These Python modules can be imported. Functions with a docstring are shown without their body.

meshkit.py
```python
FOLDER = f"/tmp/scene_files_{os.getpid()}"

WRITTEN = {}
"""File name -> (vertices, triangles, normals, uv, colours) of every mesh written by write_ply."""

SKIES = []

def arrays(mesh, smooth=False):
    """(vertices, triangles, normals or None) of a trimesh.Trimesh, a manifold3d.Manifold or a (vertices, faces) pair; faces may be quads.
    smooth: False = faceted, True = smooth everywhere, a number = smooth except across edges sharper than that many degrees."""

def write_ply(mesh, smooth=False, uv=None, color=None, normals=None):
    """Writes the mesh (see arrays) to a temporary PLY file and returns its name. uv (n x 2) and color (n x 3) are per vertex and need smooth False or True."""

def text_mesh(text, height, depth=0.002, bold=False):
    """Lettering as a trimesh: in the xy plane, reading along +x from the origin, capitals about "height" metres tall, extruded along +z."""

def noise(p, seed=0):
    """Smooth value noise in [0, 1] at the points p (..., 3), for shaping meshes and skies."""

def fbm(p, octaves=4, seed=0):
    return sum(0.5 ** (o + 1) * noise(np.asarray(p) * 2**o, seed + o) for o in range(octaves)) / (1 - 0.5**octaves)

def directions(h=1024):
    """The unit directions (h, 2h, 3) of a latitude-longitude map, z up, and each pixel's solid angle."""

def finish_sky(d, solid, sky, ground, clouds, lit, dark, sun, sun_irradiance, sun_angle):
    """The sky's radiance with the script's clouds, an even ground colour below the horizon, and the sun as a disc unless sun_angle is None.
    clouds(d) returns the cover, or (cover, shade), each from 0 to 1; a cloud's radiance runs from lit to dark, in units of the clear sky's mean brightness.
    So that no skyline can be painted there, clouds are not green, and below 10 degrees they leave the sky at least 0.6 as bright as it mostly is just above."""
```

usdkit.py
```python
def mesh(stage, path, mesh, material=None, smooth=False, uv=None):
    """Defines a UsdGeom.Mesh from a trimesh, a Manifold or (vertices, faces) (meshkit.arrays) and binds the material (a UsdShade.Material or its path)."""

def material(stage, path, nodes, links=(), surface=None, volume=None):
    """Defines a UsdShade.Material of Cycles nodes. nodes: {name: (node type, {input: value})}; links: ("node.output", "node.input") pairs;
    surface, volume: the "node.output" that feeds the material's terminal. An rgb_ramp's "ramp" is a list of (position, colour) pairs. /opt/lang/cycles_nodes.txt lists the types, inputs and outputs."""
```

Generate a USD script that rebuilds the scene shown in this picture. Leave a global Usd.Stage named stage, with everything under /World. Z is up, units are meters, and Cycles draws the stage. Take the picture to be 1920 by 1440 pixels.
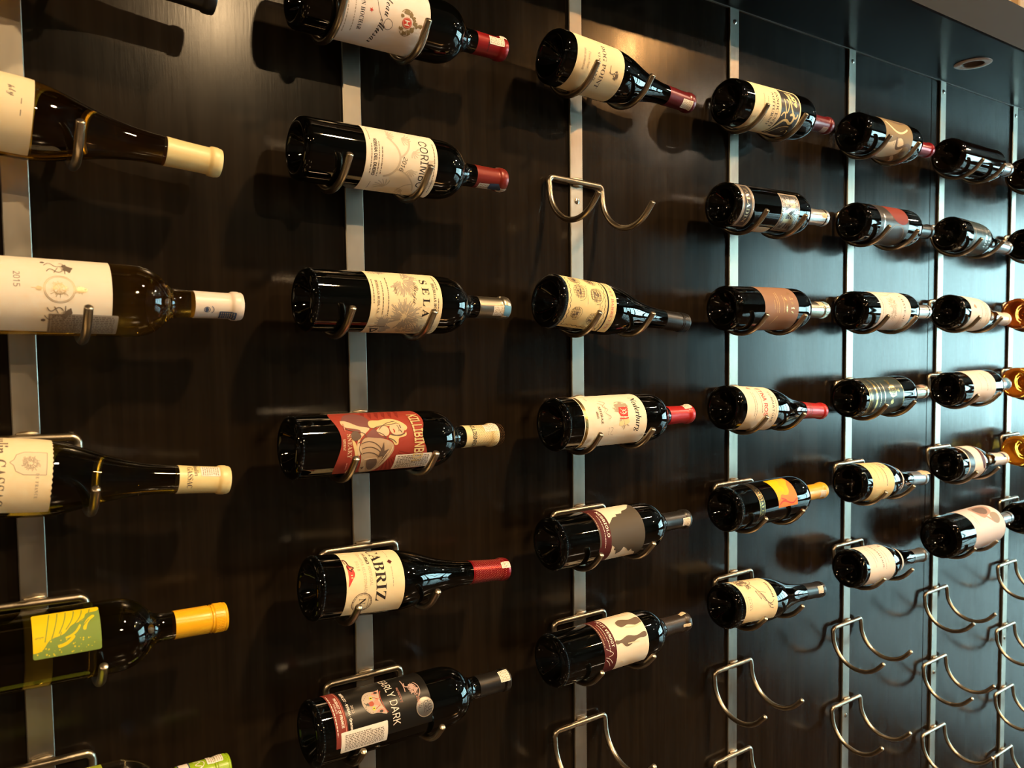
import glob, math
import numpy as np, trimesh, usdkit, meshkit
from pxr import Usd, UsdGeom, UsdLux, UsdShade, Gf, Sdf, Vt
from scipy.interpolate import PchipInterpolator
from shapely import affinity, box, union_all
from shapely.geometry import Polygon, LineString, Point

stage = Usd.Stage.CreateInMemory()
UsdGeom.SetStageUpAxis(stage, 'Z'); UsdGeom.SetStageMetersPerUnit(stage, 1.0)
UsdGeom.Xform.Define(stage, '/World'); UsdGeom.Scope.Define(stage, '/World/Looks')
rng = np.random.default_rng(7)

# ------------------------------------------------------------------ camera, sky, big lights, exposure
U = 0.172                     # pitch of the rows of holders (m); rails stand 2.158 U apart
Z1 = 1.92                     # height of the first row's holders
PITCH = 2.1583 * U
EXPOSURE = 0.0
SKY = (0.66, 0.88, 0.96); SKY_I = 6.3
ROOM_LAMP = 1400.0; SOFFIT_LAMP = 0.0       # the soffit downlights are switched off in the photograph
cam = UsdGeom.Camera.Define(stage, '/World/camera')
yaw, pitch, roll = 0.616462, -0.055626, -0.012507
cy, sy, cp, sp = math.cos(yaw), math.sin(yaw), math.cos(pitch), math.sin(pitch)
fw = np.array([sy * cp, cy * cp, sp]); rt = np.array([cy, -sy, 0]); up = np.cross(rt, fw)
rt, up = math.cos(roll) * rt + math.sin(roll) * up, -math.sin(roll) * rt + math.cos(roll) * up
pos = np.array([-0.383622, -5.587790, -2.443355]) * U + [0, 0, Z1]
m = np.eye(4); m[0, :3], m[1, :3], m[2, :3], m[3, :3] = rt, up, -fw, pos
cam.AddTransformOp().Set(Gf.Matrix4d(m.tolist()))
cam.CreateHorizontalApertureAttr(36.0); cam.CreateVerticalApertureAttr(27.0); cam.CreateFocalLengthAttr(28.125)
cam.CreateClippingRangeAttr(Gf.Vec2f(0.02, 200)); cam.CreateExposureAttr(EXPOSURE)
cam.CreateFStopAttr(8.0); cam.CreateFocusDistanceAttr(1.16)
dome = UsdLux.DomeLight.Define(stage, '/World/sky')
dome.CreateColorAttr(Gf.Vec3f(*SKY)); dome.CreateIntensityAttr(SKY_I)

# ------------------------------------------------------------------ materials
MATS = {}
def mat(name, color, rough=0.5, metal=0.0, **kw):
    if name not in MATS:
        MATS[name] = usdkit.material(stage, '/World/Looks/' + name, {'p': ('principled_bsdf', dict(base_color=color, roughness=rough, metallic=metal, **kw))}, surface='p.BSDF')
    return MATS[name]
def nodes(name, n, l, s='p.BSDF'):
    MATS[name] = usdkit.material(stage, '/World/Looks/' + name, n, l, surface=s); return MATS[name]
nodes('veneer', {
    'g': ('geometry', {}), 'mp': ('mapping', {'scale': (60.0, 4.0, 2.2)}), 'n': ('noise_texture', {'scale': 1.0, 'detail': 5.0, 'roughness': 0.6}),
    'r': ('rgb_ramp', {'ramp': [(0.25, (0.0062, 0.0043, 0.0027)), (0.55, (0.0125, 0.0086, 0.0053)), (0.8, (0.0205, 0.0140, 0.0085))]}),
    'mp2': ('mapping', {'scale': (9.0, 3.0, 1.1)}), 'n2': ('noise_texture', {'scale': 1.0, 'detail': 6.0, 'roughness': 0.7}),
    'rr': ('map_range', {'from_min': 0.3, 'from_max': 0.7, 'to_min': 0.145, 'to_max': 0.235}),
    'mp3': ('mapping', {'scale': (420.0, 60.0, 26.0)}), 'n3': ('noise_texture', {'scale': 1.0, 'detail': 3.0}),
    'b': ('bump', {'strength': 0.035, 'distance': 0.001}),
    'p': ('principled_bsdf', {'ior': 1.335})},
    [('g.position', 'mp.vector'), ('mp.vector', 'n.vector'), ('n.fac', 'r.fac'), ('r.color', 'p.base_color'), ('g.position', 'mp2.vector'), ('mp2.vector', 'n2.vector'), ('n2.fac', 'rr.value'), ('rr.result', 'p.roughness'),
     ('g.position', 'mp3.vector'), ('mp3.vector', 'n3.vector'), ('n3.fac', 'b.height'), ('b.normal', 'p.normal')])
nodes('steel_bar', {
    'g': ('geometry', {}), 'mp': ('mapping', {'scale': (14.0, 14.0, 5.0)}), 'n': ('noise_texture', {'scale': 1.0, 'detail': 4.0, 'roughness': 0.6}),
    'r': ('rgb_ramp', {'ramp': [(0.3, (0.40, 0.37, 0.315)), (0.6, (0.54, 0.505, 0.44)), (0.75, (0.60, 0.565, 0.50))]}),
    'rr': ('map_range', {'from_min': 0.3, 'from_max': 0.7, 'to_min': 0.32, 'to_max': 0.48}),
    'p': ('principled_bsdf', {'metallic': 1.0})},
    [('g.position', 'mp.vector'), ('mp.vector', 'n.vector'), ('n.fac', 'r.fac'), ('r.color', 'p.base_color'), ('n.fac', 'rr.value'), ('rr.result', 'p.roughness')])
nodes('steel_rod', {
    'g': ('geometry', {}), 'n': ('noise_texture', {'scale': 90.0, 'detail': 3.0}),
    'r': ('rgb_ramp', {'ramp': [(0.3, (0.40, 0.345, 0.27)), (0.7, (0.54, 0.475, 0.385))]}),
    'p': ('principled_bsdf', {'metallic': 1.0, 'roughness': 0.30})},
    [('g.position', 'n.vector'), ('n.fac', 'r.fac'), ('r.color', 'p.base_color')])
mat('weld', (0.42, 0.36, 0.27), 0.42, 1.0)
mat('screw', (0.62, 0.60, 0.55), 0.28, 1.0); mat('screw_slot', (0.10, 0.09, 0.08), 0.5, 0.8)
# glass: red wine in dark bottles is opaque; white and rose wine lets light through
mat('glass_black', (0.0009, 0.0010, 0.0007), 0.025, ior=1.52)
mat('glass_brown', (0.0022, 0.0014, 0.0008), 0.025, ior=1.52)
for nm, c in (('glass_olive', (0.40, 0.22, 0.015)), ('glass_green', (0.24, 0.19, 0.02)), ('glass_clear', (0.93, 0.70, 0.13)), ('glass_amber', (0.85, 0.33, 0.035)), ('glass_rust', (0.70, 0.21, 0.04)), ('glass_gold', (0.90, 0.42, 0.04)), ('glass_grey', (0.42, 0.40, 0.26))):
    mat(nm, c, 0.015, transmission_weight={'glass_amber': 0.78, 'glass_rust': 0.8, 'glass_gold': 0.8}.get(nm, 1.0), ior=1.45)
PAPER = {'cream': (0.86, 0.76, 0.62), 'white': (0.86, 0.80, 0.73), 'ivory': (0.88, 0.72, 0.46), 'yellowed': (0.84, 0.68, 0.36), 'pink_white': (0.84, 0.74, 0.68), 'sand': (0.80, 0.66, 0.46),
         'clay': (0.31, 0.175, 0.115), 'grey_brown': (0.095, 0.078, 0.060), 'maroon': (0.095, 0.018, 0.018), 'red_label': (0.33, 0.046, 0.030), 'red_dark': (0.23, 0.026, 0.018), 'brick': (0.24, 0.045, 0.035),
         'ink': (0.030, 0.022, 0.020), 'ink_soft': (0.16, 0.12, 0.09), 'ink_pale': (0.42, 0.34, 0.25), 'embossed': (0.46, 0.38, 0.28), 'embossed_pale': (0.62, 0.53, 0.41), 'red_ink': (0.62, 0.06, 0.05), 'red_pale': (0.70, 0.30, 0.22),
         'orange': (0.95, 0.24, 0.05), 'amber_ink': (0.98, 0.50, 0.03), 'yellow': (0.80, 0.56, 0.01), 'lime': (0.34, 0.42, 0.04), 'leaf': (0.20, 0.29, 0.065), 'leaf_dark': (0.22, 0.30, 0.05), 'lemon': (0.72, 0.60, 0.03),
         'skin': (0.70, 0.50, 0.32), 'hair': (0.70, 0.52, 0.25), 'robe': (0.48, 0.33, 0.21), 'robe_dark': (0.13, 0.085, 0.065), 'plum': (0.20, 0.075, 0.07), 'brown': (0.22, 0.12, 0.06),
         'cat_pink': (0.62, 0.30, 0.24), 'cat_cream': (0.52, 0.43, 0.35), 'cat_red': (0.45, 0.10, 0.06), 'eye_yellow': (0.90, 0.66, 0.05), 'black_label': (0.010, 0.009, 0.008), 'charcoal': (0.05, 0.045, 0.045), 'teal_black': (0.03, 0.045, 0.045),
         'warm_grey': (0.36, 0.30, 0.24), 'taupe': (0.17, 0.12, 0.085), 'rose_grey': (0.50, 0.34, 0.30), 'smoke': (0.20, 0.15, 0.14), 'olive_gold': (0.26, 0.19, 0.10), 'mauve': (0.76, 0.69, 0.71), 'navy': (0.06, 0.09, 0.17), 'sky_blue': (0.14, 0.36, 0.62), 'vermilion': (0.42, 0.03, 0.02)}
for k, c in PAPER.items():
    mat('print_' + k, c, 0.55 if k not in ('black_label', 'charcoal', 'teal_black') else 0.33, specular_ior_level=0.3 if k in ('black_label', 'charcoal', 'teal_black') else 0.14)
mat('print_gold', (0.80, 0.56, 0.22), 0.26, 1.0); mat('print_silver', (0.66, 0.64, 0.60), 0.3, 1.0); mat('print_pale_gold', (0.90, 0.74, 0.48), 0.3, 1.0)
for k, (c, r, mt) in {'red': ((0.27, 0.010, 0.012), 0.28, 0.25), 'wine': ((0.13, 0.009, 0.014), 0.3, 0.2), 'rust': ((0.21, 0.021, 0.014), 0.32, 0.2), 'crimson': ((0.26, 0.007, 0.012), 0.25, 0.45), 'cream': ((0.80, 0.66, 0.36), 0.36, 0.0),
                      'ivory': ((0.80, 0.70, 0.62), 0.33, 0.0), 'butter': ((0.82, 0.66, 0.32), 0.38, 0.0), 'yellow': ((0.90, 0.46, 0.012), 0.3, 0.0), 'lime': ((0.30, 0.47, 0.015), 0.32, 0.0), 'pewter': ((0.50, 0.46, 0.38), 0.3, 1.0), 'black': ((0.012, 0.011, 0.010), 0.33, 0.0),
                      'charcoal': ((0.011, 0.0095, 0.0085), 0.34, 0.0), 'silver': ((0.66, 0.66, 0.66), 0.28, 0.8), 'steel_blue': ((0.30, 0.33, 0.37), 0.3, 0.7), 'grey': ((0.12, 0.12, 0.12), 0.3, 0.4), 'brown': ((0.030, 0.021, 0.016), 0.34, 0.1), 'vermilion': ((0.46, 0.018, 0.018), 0.3, 0.1), 'mustard': ((0.80, 0.42, 0.02), 0.35, 0.0)}.items():
    mat('foil_' + k, c, r, mt)
mat('lamp_white', (0.92, 0.90, 0.87), 0.32); mat('lamp_cup', (0.16, 0.13, 0.10), 0.45); mat('lamp_tin', (0.3, 0.28, 0.25), 0.5)
mat('cream_wall', (0.80, 0.68, 0.48), 0.7); mat('beige_batten', (0.42, 0.30, 0.18), 0.55); mat('fascia_paint', (0.0085, 0.0062, 0.0042), 0.7, specular_ior_level=0.15); mat('soffit_veneer', (0.006, 0.0038, 0.0024), 0.24, ior=1.2)
mat('bead', (0.13, 0.11, 0.09), 0.4); mat('dark_wall', (0.07, 0.048, 0.032), 0.6); mat('ceiling_paint', (0.12, 0.09, 0.065), 0.8); mat('frame_black', (0.03, 0.03, 0.032), 0.4)
nodes('dark_floor', {'g': ('geometry', {}), 'n': ('noise_texture', {'scale': 6.0, 'detail': 4.0}), 'r': ('rgb_ramp', {'ramp': [(0.3, (0.035, 0.026, 0.020)), (0.7, (0.065, 0.048, 0.036))]}), 'p': ('principled_bsdf', {'roughness': 0.12})},
      [('g.position', 'n.vector'), ('n.fac', 'r.fac'), ('r.color', 'p.base_color')])
nodes('pane_glass', {'t': ('transparent_bsdf', {'color': (0.86, 0.97, 0.95)}), 'gl': ('glossy_bsdf', {'color': (1, 1, 1), 'roughness': 0.0}), 'f': ('fresnel', {'IOR': 1.45}), 'x': ('mix_closure', {})},
      [('f.fac', 'x.fac'), ('t.BSDF', 'x.closure1'), ('gl.BSDF', 'x.closure2')], 'x.closure')

# ------------------------------------------------------------------ scene helpers
NAMES = {}
def numbered(path):
    k = NAMES.get(path, 0); NAMES[path] = k + 1
    return path if k == 0 else '%s_%03d' % (path, k)
def thing(name, label, cat, loc=(0, 0, 0), group=None, kind=None, rot=None):
    x = UsdGeom.Xform.Define(stage, numbered('/World/' + name)); x.AddTranslateOp().Set(Gf.Vec3d(*map(float, loc)))
    if rot is not None: x.AddRotateYOp().Set(float(rot))
    return tag(x.GetPrim(), label, cat, group, kind)
def tag(p, label=None, cat=None, group=None, kind=None):
    for k, v in (('label', label), ('category', cat), ('group', group), ('kind', kind)):
        if v: p.SetCustomDataByKey(k, v)
    return p
def obj(name, mesh, material, parent=None, smooth=False, label=None, normals=None, kind=None):
    path = numbered((str(parent.GetPath()) if parent else '/World') + '/' + name)
    g = usdkit.mesh(stage, path, mesh, MATS[material], smooth=smooth)
    if normals is not None:
        g.CreateNormalsAttr(Vt.Vec3fArray.FromNumpy(np.asarray(normals, np.float32))); g.SetNormalsInterpolation('vertex')
    return tag(g.GetPrim(), label, kind=kind)
def bx(x0, y0, z0, x1, y1, z1):
    b = trimesh.creation.box([x1 - x0, y1 - y0, z1 - z0]); b.apply_translation([(x0 + x1) / 2, (y0 + y1) / 2, (z0 + z1) / 2]); return b
def cat(ms): return trimesh.util.concatenate(ms)
def chamfer(x0, y0, z0, x1, y1, z1, c):
    s = box(x0, y0, x1, y1).buffer(-c).buffer(c, quad_segs=1)
    return trimesh.creation.extrude_polygon(s, z1 - z0, engine='earcut').apply_translation([0, 0, z0])
def lathe(pts, segs=64, axis='x'):
    """A solid of revolution about x (or z) from (along, radius) pairs; ends with radius 0 close it."""
    pts = np.asarray(pts, float); a = np.linspace(0, 2 * np.pi, segs, endpoint=False); V, rows = [], []
    for x, r in pts:
        if r < 1e-9: rows.append([len(V)]); V.append([x, 0, 0])
        else: rows.append(list(range(len(V), len(V) + segs))); V += [[x, r * math.cos(t), r * math.sin(t)] for t in a]
    F = []
    for p, q in zip(rows, rows[1:]):
        for i in range(segs):
            j = (i + 1) % segs
            if len(p) == 1 and len(q) == 1: continue
            if len(p) == 1: F.append([p[0], q[j], q[i]])
            elif len(q) == 1: F.append([p[i], p[j], q[0]])
            else: F += [[p[i], p[j], q[j]], [p[i], q[j], q[i]]]
    V, F = np.array(V), np.array(F)
    if axis == 'z': V = V[:, [1, 2, 0]]
    return trimesh.Trimesh(V, F, process=False)
def tube(path, r, n=16):
    path = np.asarray(path, float); t = np.gradient(path, axis=0); t /= np.linalg.norm(t, axis=1)[:, None]
    u = np.cross(t[0], [0.3, 0.5, 0.8]); u /= np.linalg.norm(u); V = []; a = np.linspace(0, 2 * np.pi, n, endpoint=False)
    def ring(c, u, w, rr): return [c + rr * (math.cos(x) * u + math.sin(x) * w) for x in a]
    rings = []
    for i, (c, ti) in enumerate(zip(path, t)):
        u = u - ti * (u @ ti); u /= np.linalg.norm(u); w = np.cross(ti, u)
        if i == 0: rings.append(ring(c - ti * r * .28, u, w, r * .72))
        rings.append(ring(c, u, w, r))
        if i == len(path) - 1: rings.append(ring(c + ti * r * .28, u, w, r * .72))
    V = np.array(sum(rings, [])); F = []
    for k in range(len(rings) - 1):
        for i in range(n):
            j = (i + 1) % n; p, q = k * n, (k + 1) * n
            F += [[p + i, p + j, q + j], [p + i, q + j, q + i]]
    s = len(V); V = np.vstack([V, V[:n].mean(0), V[-n:].mean(0)])
    for i in range(n):
        j = (i + 1) % n; F += [[s, j, i], [s + 1, s - n + i, s - n + j]]
    return trimesh.Trimesh(V, np.array(F), process=False)

# ------------------------------------------------------------------ lettering as flat shapes (mm)
FONTS = {'sans': 'Inter.woff2', 'math': 'NotoSansMath-Regular.woff2'}
def styled(s, st):
    base = {'serif': 0x1D400, 'italic': 0x1D434, 'bold_italic': 0x1D468, 'script': 0x1D4D0, 'fraktur': 0x1D56C}[st]
    return ''.join('\u210e' if (st == 'italic' and c == 'h') else chr(base + ord(c) - 65) if 'A' <= c <= 'Z' else chr(base + 26 + ord(c) - 97) if 'a' <= c <= 'z' else chr(0x1D7CE + ord(c) - 48) if (c.isdigit() and st in ('serif',)) else c for c in s)
TEXTS = {}
def text_shape(s, cap, style='sans', bold=False, track=0.0):
    """Lettering centred on x=0 with its baseline on y=0, capitals 'cap' tall."""
    key = (s, cap, style, bold, track)
    if key in TEXTS: return TEXTS[key]
    from PIL import Image, ImageDraw, ImageFont
    size = 96 if cap > 5 else 56
    try: font = ImageFont.truetype(glob.glob('/opt/blender-*/*/datafiles/fonts/' + FONTS['sans' if style == 'sans' else 'math'])[0], size)
    except Exception: font, style = ImageFont.truetype(glob.glob('/opt/blender-*/*/datafiles/fonts/Inter.woff2')[0], size), 'sans'
    g, x = [], 0.0
    for ch in s:
        c = ch if style in ('sans', 'plain') else styled(ch, style)
        adv = font.getlength(c)
        if ch != ' ':
            x0, y0, x1, y1 = font.getbbox(c, anchor='ls', stroke_width=2 * bold)
            im = Image.new('L', (int(x1 - x0 + 8), int(y1 - y0 + 8))); ImageDraw.Draw(im).text((4 - x0, 4 - y0), c, 255, font, anchor='ls', stroke_width=2 * bold)
            on = np.pad(np.asarray(im) > 127, ((0, 0), (1, 1))).astype(np.int8)
            ro, st = np.nonzero(np.diff(on, axis=1) == 1); en = np.nonzero(np.diff(on, axis=1) == -1)[1]
            sh = union_all(box(st, -ro - 1, en, -ro)).buffer(0.6).buffer(-0.6).simplify(0.75)
            g.append(affinity.translate(sh, x - 4 + x0, 4 - y0))
        x += adv + track * size
    k = cap / (size * 0.70)
    sh = affinity.scale(affinity.translate(union_all(g), -(x - track * size) / 2, 0), k, k, origin=(0, 0))
    TEXTS[key] = sh
    return sh
def T(s, x, y, cap, style='sans', bold=False, track=0.0, fit=None, rot=0, arc=0):
    sh = text_shape(s, cap, style, bold, track)
    if fit: a = sh.bounds; sh = affinity.scale(sh, fit / (a[2] - a[0]), 1, origin=(0, 0)); sh = affinity.translate(sh, -(sh.bounds[0] + sh.bounds[2]) / 2, 0)
    if arc:
        from shapely import transform
        sh = transform(sh.segmentize(1.5), lambda c: np.stack([c[:, 0], c[:, 1] + arc * (1 - (c[:, 0] / (0.5 * (fit or 60))) ** 2)], 1))
    if rot: sh = affinity.rotate(sh, rot, origin=(0, 0))
    return affinity.translate(sh, x, y)
def R_(x0, y0, x1, y1, r=0): return box(x0 + r, y0 + r, x1 - r, y1 - r).buffer(r, quad_segs=3) if r else box(x0, y0, x1, y1)
def P_(pts): return Polygon(pts).buffer(0)
def E_(x, y, rx, ry, q=7): return affinity.translate(affinity.scale(Point(0, 0).buffer(1, quad_segs=q), rx, ry), x, y)
def L_(pts, w): return LineString(pts).buffer(w / 2, quad_segs=2)
def smooth_path(pts, n=8):
    p = np.asarray(pts, float); t = np.r_[0, np.cumsum(np.linalg.norm(np.diff(p, axis=0), axis=1))]
    from scipy.interpolate import CubicSpline
    return CubicSpline(t, p)(np.linspace(0, t[-1], n * (len(p) - 1) + 1))
def C_(pts, w): return LineString(smooth_path(pts)).buffer(w / 2, quad_segs=2)
def B_(pts): return Polygon(smooth_path(list(pts) + [pts[0]])).buffer(0)
def D_(x0, x1, y, h, seed, word=(1.2, 4.0), gap=0.9):
    """A line of print too small to read: dashes of word length."""
    r = np.random.default_rng(seed); g, x = [], x0
    while x < x1 - 0.6:
        w = min(r.uniform(*word), x1 - x); g.append(box(x, y, x + w, y + h)); x += w + gap
    return union_all(g)
def Dv(x, y0, y1, w, seed): return affinity.rotate(affinity.translate(D_(y0, y1, 0, w, seed), 0, 0), -90, origin=(0, 0)) if False else union_all([box(x, a.bounds[0], x + w, a.bounds[2]) for a in getattr(D_(y0, y1, 0, w, seed), 'geoms', [D_(y0, y1, 0, w, seed)])])

def triangulate(shape, bw, bh=None):
    """(x, y) vertices and triangles of a flat shape, cut into bands so that it can be bent round a bottle."""
    x0, y0, x1, y1 = shape.bounds; parts = []
    pieces = list(getattr(shape, 'geoms', [shape]))
    for g in pieces:
        if g.is_empty or g.geom_type != 'Polygon' or g.area < 1e-3: continue
        a = g.bounds; xs = np.arange(math.floor(a[0] / bw), math.ceil(a[2] / bw)) if a[2] - a[0] > bw * 1.3 else [None]
        for i in xs:
            c = g if i is None else g.intersection(box(i * bw, a[1] - 1, (i + 1) * bw, a[3] + 1))
            cc = [c]
            if bh: cc = [c.intersection(box(a[0] - 1, j * bh, a[2] + 1, (j + 1) * bh)) for j in np.arange(math.floor(a[1] / bh), math.ceil(a[3] / bh))]
            for c in cc: parts += [q for q in getattr(c, 'geoms', [c]) if q.geom_type == 'Polygon' and q.area > 1e-4]
    V, F, n = [], [], 0
    for q in parts:
        try: v, f = trimesh.creation.triangulate_polygon(q, engine='earcut')
        except Exception: continue
        if len(f) == 0: continue
        e1, e2 = v[f[:, 1]] - v[f[:, 0]], v[f[:, 2]] - v[f[:, 0]]; neg = e1[:, 0] * e2[:, 1] - e1[:, 1] * e2[:, 0] < 0
        f[neg] = f[neg][:, ::-1]; V.append(v); F.append(f + n); n += len(v)
    return (np.vstack(V), np.vstack(F)) if V else (np.zeros((0, 2)), np.zeros((0, 3), int))

# ------------------------------------------------------------------ bottles (mm along the axis from the base)
def profile(kind, R, L):
    if kind == 'bord':
        body = [(R - 5.5, 0.6), (R - 2.2, 2.4), (R - 0.5, 5.5), (R, 9)]
        pts = [(9, R), (60, R), (120, R), (178, R), (188, R - .35), (197, R - 2.0), (205, R - 5.2), (211, R - 9.6), (216, R - 14.6), (220, R - 18.6), (224, max(R - 21.0, 15.4)), (229, 15.0), (240, 14.4), (262, 13.9), (L - 13, 13.7)]
    else:
        body = [(R - 5.5, 0.6), (R - 2.2, 2.4), (R - 0.5, 5.5), (R, 9)]
        pts = [(9, R), (50, R), (100, R), (112, R - .3), (124, R - 1.6), (138, R - 4.4), (152, R - 8.4), (166, R - 12.7), (180, R - 16.5), (195, R - 19.5), (210, max(R - 21.6, 16.2)), (228, 15.2), (245, 14.6), (262, 14.1), (L - 13, 14.0)]
    lip = [(L - 12, 14.9), (L - 10, 15.4), (L - 5, 15.4), (L - 3.5, 14.8), (L - 0.6, 14.2), (L - 0.1, 13.2)]
    f = PchipInterpolator(*np.array(pts).T)
    xs = np.r_[np.linspace(9, 178 if kind == 'bord' else 100, 6)[1:], np.linspace(180 if kind == 'bord' else 104, 235, 30), np.linspace(242, L - 13, 7)]
    outer = [(x, r) for r, x in body] + [(x, float(f(x))) for x in xs] + lip
    if L > 320:                                                              # a larger bottle keeps the shape
        k = L / 300; lo = profile(kind, R / k, 300.0)[1]; outer = [(x * k, r * k * (1.0 if x < 215 else max(0.88, 1 - (x - 215) * .02))) for x, r in lo]
    punt = [(26, 0.0), (25.4, 4), (22.5, 9), (17, 15), (10, 20.5), (4.5, 24.5), (1.4, R - 10.6), (0.2, R - 8.6), (0.0, R - 7.2)]
    return punt, outer, f
WRAP_EPS = 0.06
SINGLY = {'gold_ring', 'marbling', 'brush_stroke', 'curve_band', 'soft_picture', 'colour_wash', 'cat_eye', 'cat_marking', 'skin', 'hair', 'shadow_shape', 'ray', 'border_line', 'gold_stripe', 'leaf_drawing', 'title', 'crest_wing', 'highlight', 'brushwork'}
VIEW_TURN = [-23, -14, -3, 8, 17, 24]      # the bottles lie turned by hand so that their labels face a standing person
class Bottle:
    def __init__(s, col, row, kind, base, label, glass='glass_black', R=37.0, L=None, dz=0.0, z_front=None, roll=0.0, name='wine_bottle'):
        s.kind, s.R, s.L = kind, R, L or ((289.0 if kind == 'bord' else 286.0) + (7 if col == 0 else 0))
        s.punt, s.outer, s.f = profile(kind, R, s.L)
        hx = (-0.337 * U * 1000 - base, 0.274 * U * 1000 - base)           # where the two prongs carry it
        zb = HOLD_Z * 1000 + 1000 * HOLDER_DZ.get((col, row), 0.0) + dz + 0.5
        sl = SLOPE.get(col, 0.0); za, zc = zb + s.rad(hx[0]) + sl * (hx[0] + base), zb + s.rad(hx[1]) + sl * (hx[1] + base)
        tilt = math.atan2(zc - za, hx[1] - hx[0]); z0 = za - math.tan(tilt) * hx[0]
        loc = (col * PITCH + base / 1000, HOLD_Y, Z1 - (row - 1) * U + z0 / 1000)
        s.o = thing(name, label, 'bottle', loc, 'bottles lying on the wall rails', rot=-math.degrees(tilt))
        s.turn = VIEW_TURN[row - 1]
        prof = [(0.0 if False else x, r) for x, r in s.punt] + s.outer
        prof = [(x / 1000, r / 1000) for x, r in prof] + [(s.L / 1000, 0.0)]
        s.body = obj('glass_body', lathe(prof, 72), glass, s.o, smooth=50)
    def rad(s, x): return float(np.interp(x, [a for a, _ in s.outer], [b for _, b in s.outer]))
    def wrap(s, v, x0, th, Rr, off, cap=None):
        X = x0 + v[:, 1]; r = np.interp(X, [a for a, _ in (cap or s.outer)], [b for _, b in (cap or s.outer)]) + off; t = math.radians(th) - v[:, 0] / Rr
        return np.stack([X, -r * np.cos(t), r * np.sin(t)], 1) / 1000, np.stack([0 * X, -np.cos(t), np.sin(t)], 1)
    def knurl(s, x=6.2, n=84, glass='glass_black'):
        V = []; ms = []
        for k in range(n):
            t = 2 * np.pi * k / n; b = trimesh.creation.icosahedron(); b.apply_scale([0.0019, 0.0010, 0.00095]); r = s.rad(x) / 1000
            b.apply_translation([x / 1000, 0, r - 0.00005]); b.apply_transform(trimesh.transformations.rotation_matrix(t, [1, 0, 0])); ms.append(b)
        obj('knurling', cat(ms), glass, s.o, smooth=True, kind='stuff')
    def label(s, x0, h, w, th, color, shape=None, name='front_label', lab=None, off=0.14, gl=None):
        """A paper label on the glass, h mm along the axis, w mm round it, its middle th degrees above the horizontal."""
        th = th + s.turn; sh = shape if shape is not None else R_(-w / 2, 0, w / 2, h, 1.2)
        v, f = triangulate(sh, 2.6, 4.0 if (x0 + h > (176 if s.kind == 'bord' else 106)) else None); P, N = s.wrap(v, x0, th, s.R, off)
        rim = sh.exterior.segmentize(2.6); c = np.array(rim.coords)[:-1]; n = len(c)
        a, na = s.wrap(c, x0, th, s.R, off); b, _ = s.wrap(c, x0, th, s.R, -0.25)
        k = len(P); i = np.arange(n); j = (i + 1) % n
        F = np.vstack([f, np.stack([k + i, k + n + i, k + n + j], 1), np.stack([k + i, k + n + j, k + j], 1)])
        o = obj(name, (np.vstack([P, a, b]), F), color if color.startswith('foil') else 'print_' + color, s.o, label=lab, normals=np.vstack([N, na, na]))
        return dict(o=o, x0=x0, th=th, off=off, n=0, shape=sh)
    def print(s, lb, name, shapes, color, clip=True, lab=None):
        sh = union_all(shapes) if isinstance(shapes, (list, tuple)) else shapes
        if clip: sh = sh.intersection(lb['shape'])
        if sh.is_empty: return
        lb['n'] += 1
        if name in SINGLY:                                                   # pieces large enough to pick apart are parts of their own
            for g in getattr(sh, 'geoms', [sh]):
                if g.geom_type == 'Polygon' and g.area > 0.5: s.sheet(lb, name, g, color, lab)
            return
        s.sheet(lb, name, sh, color, lab)
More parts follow.
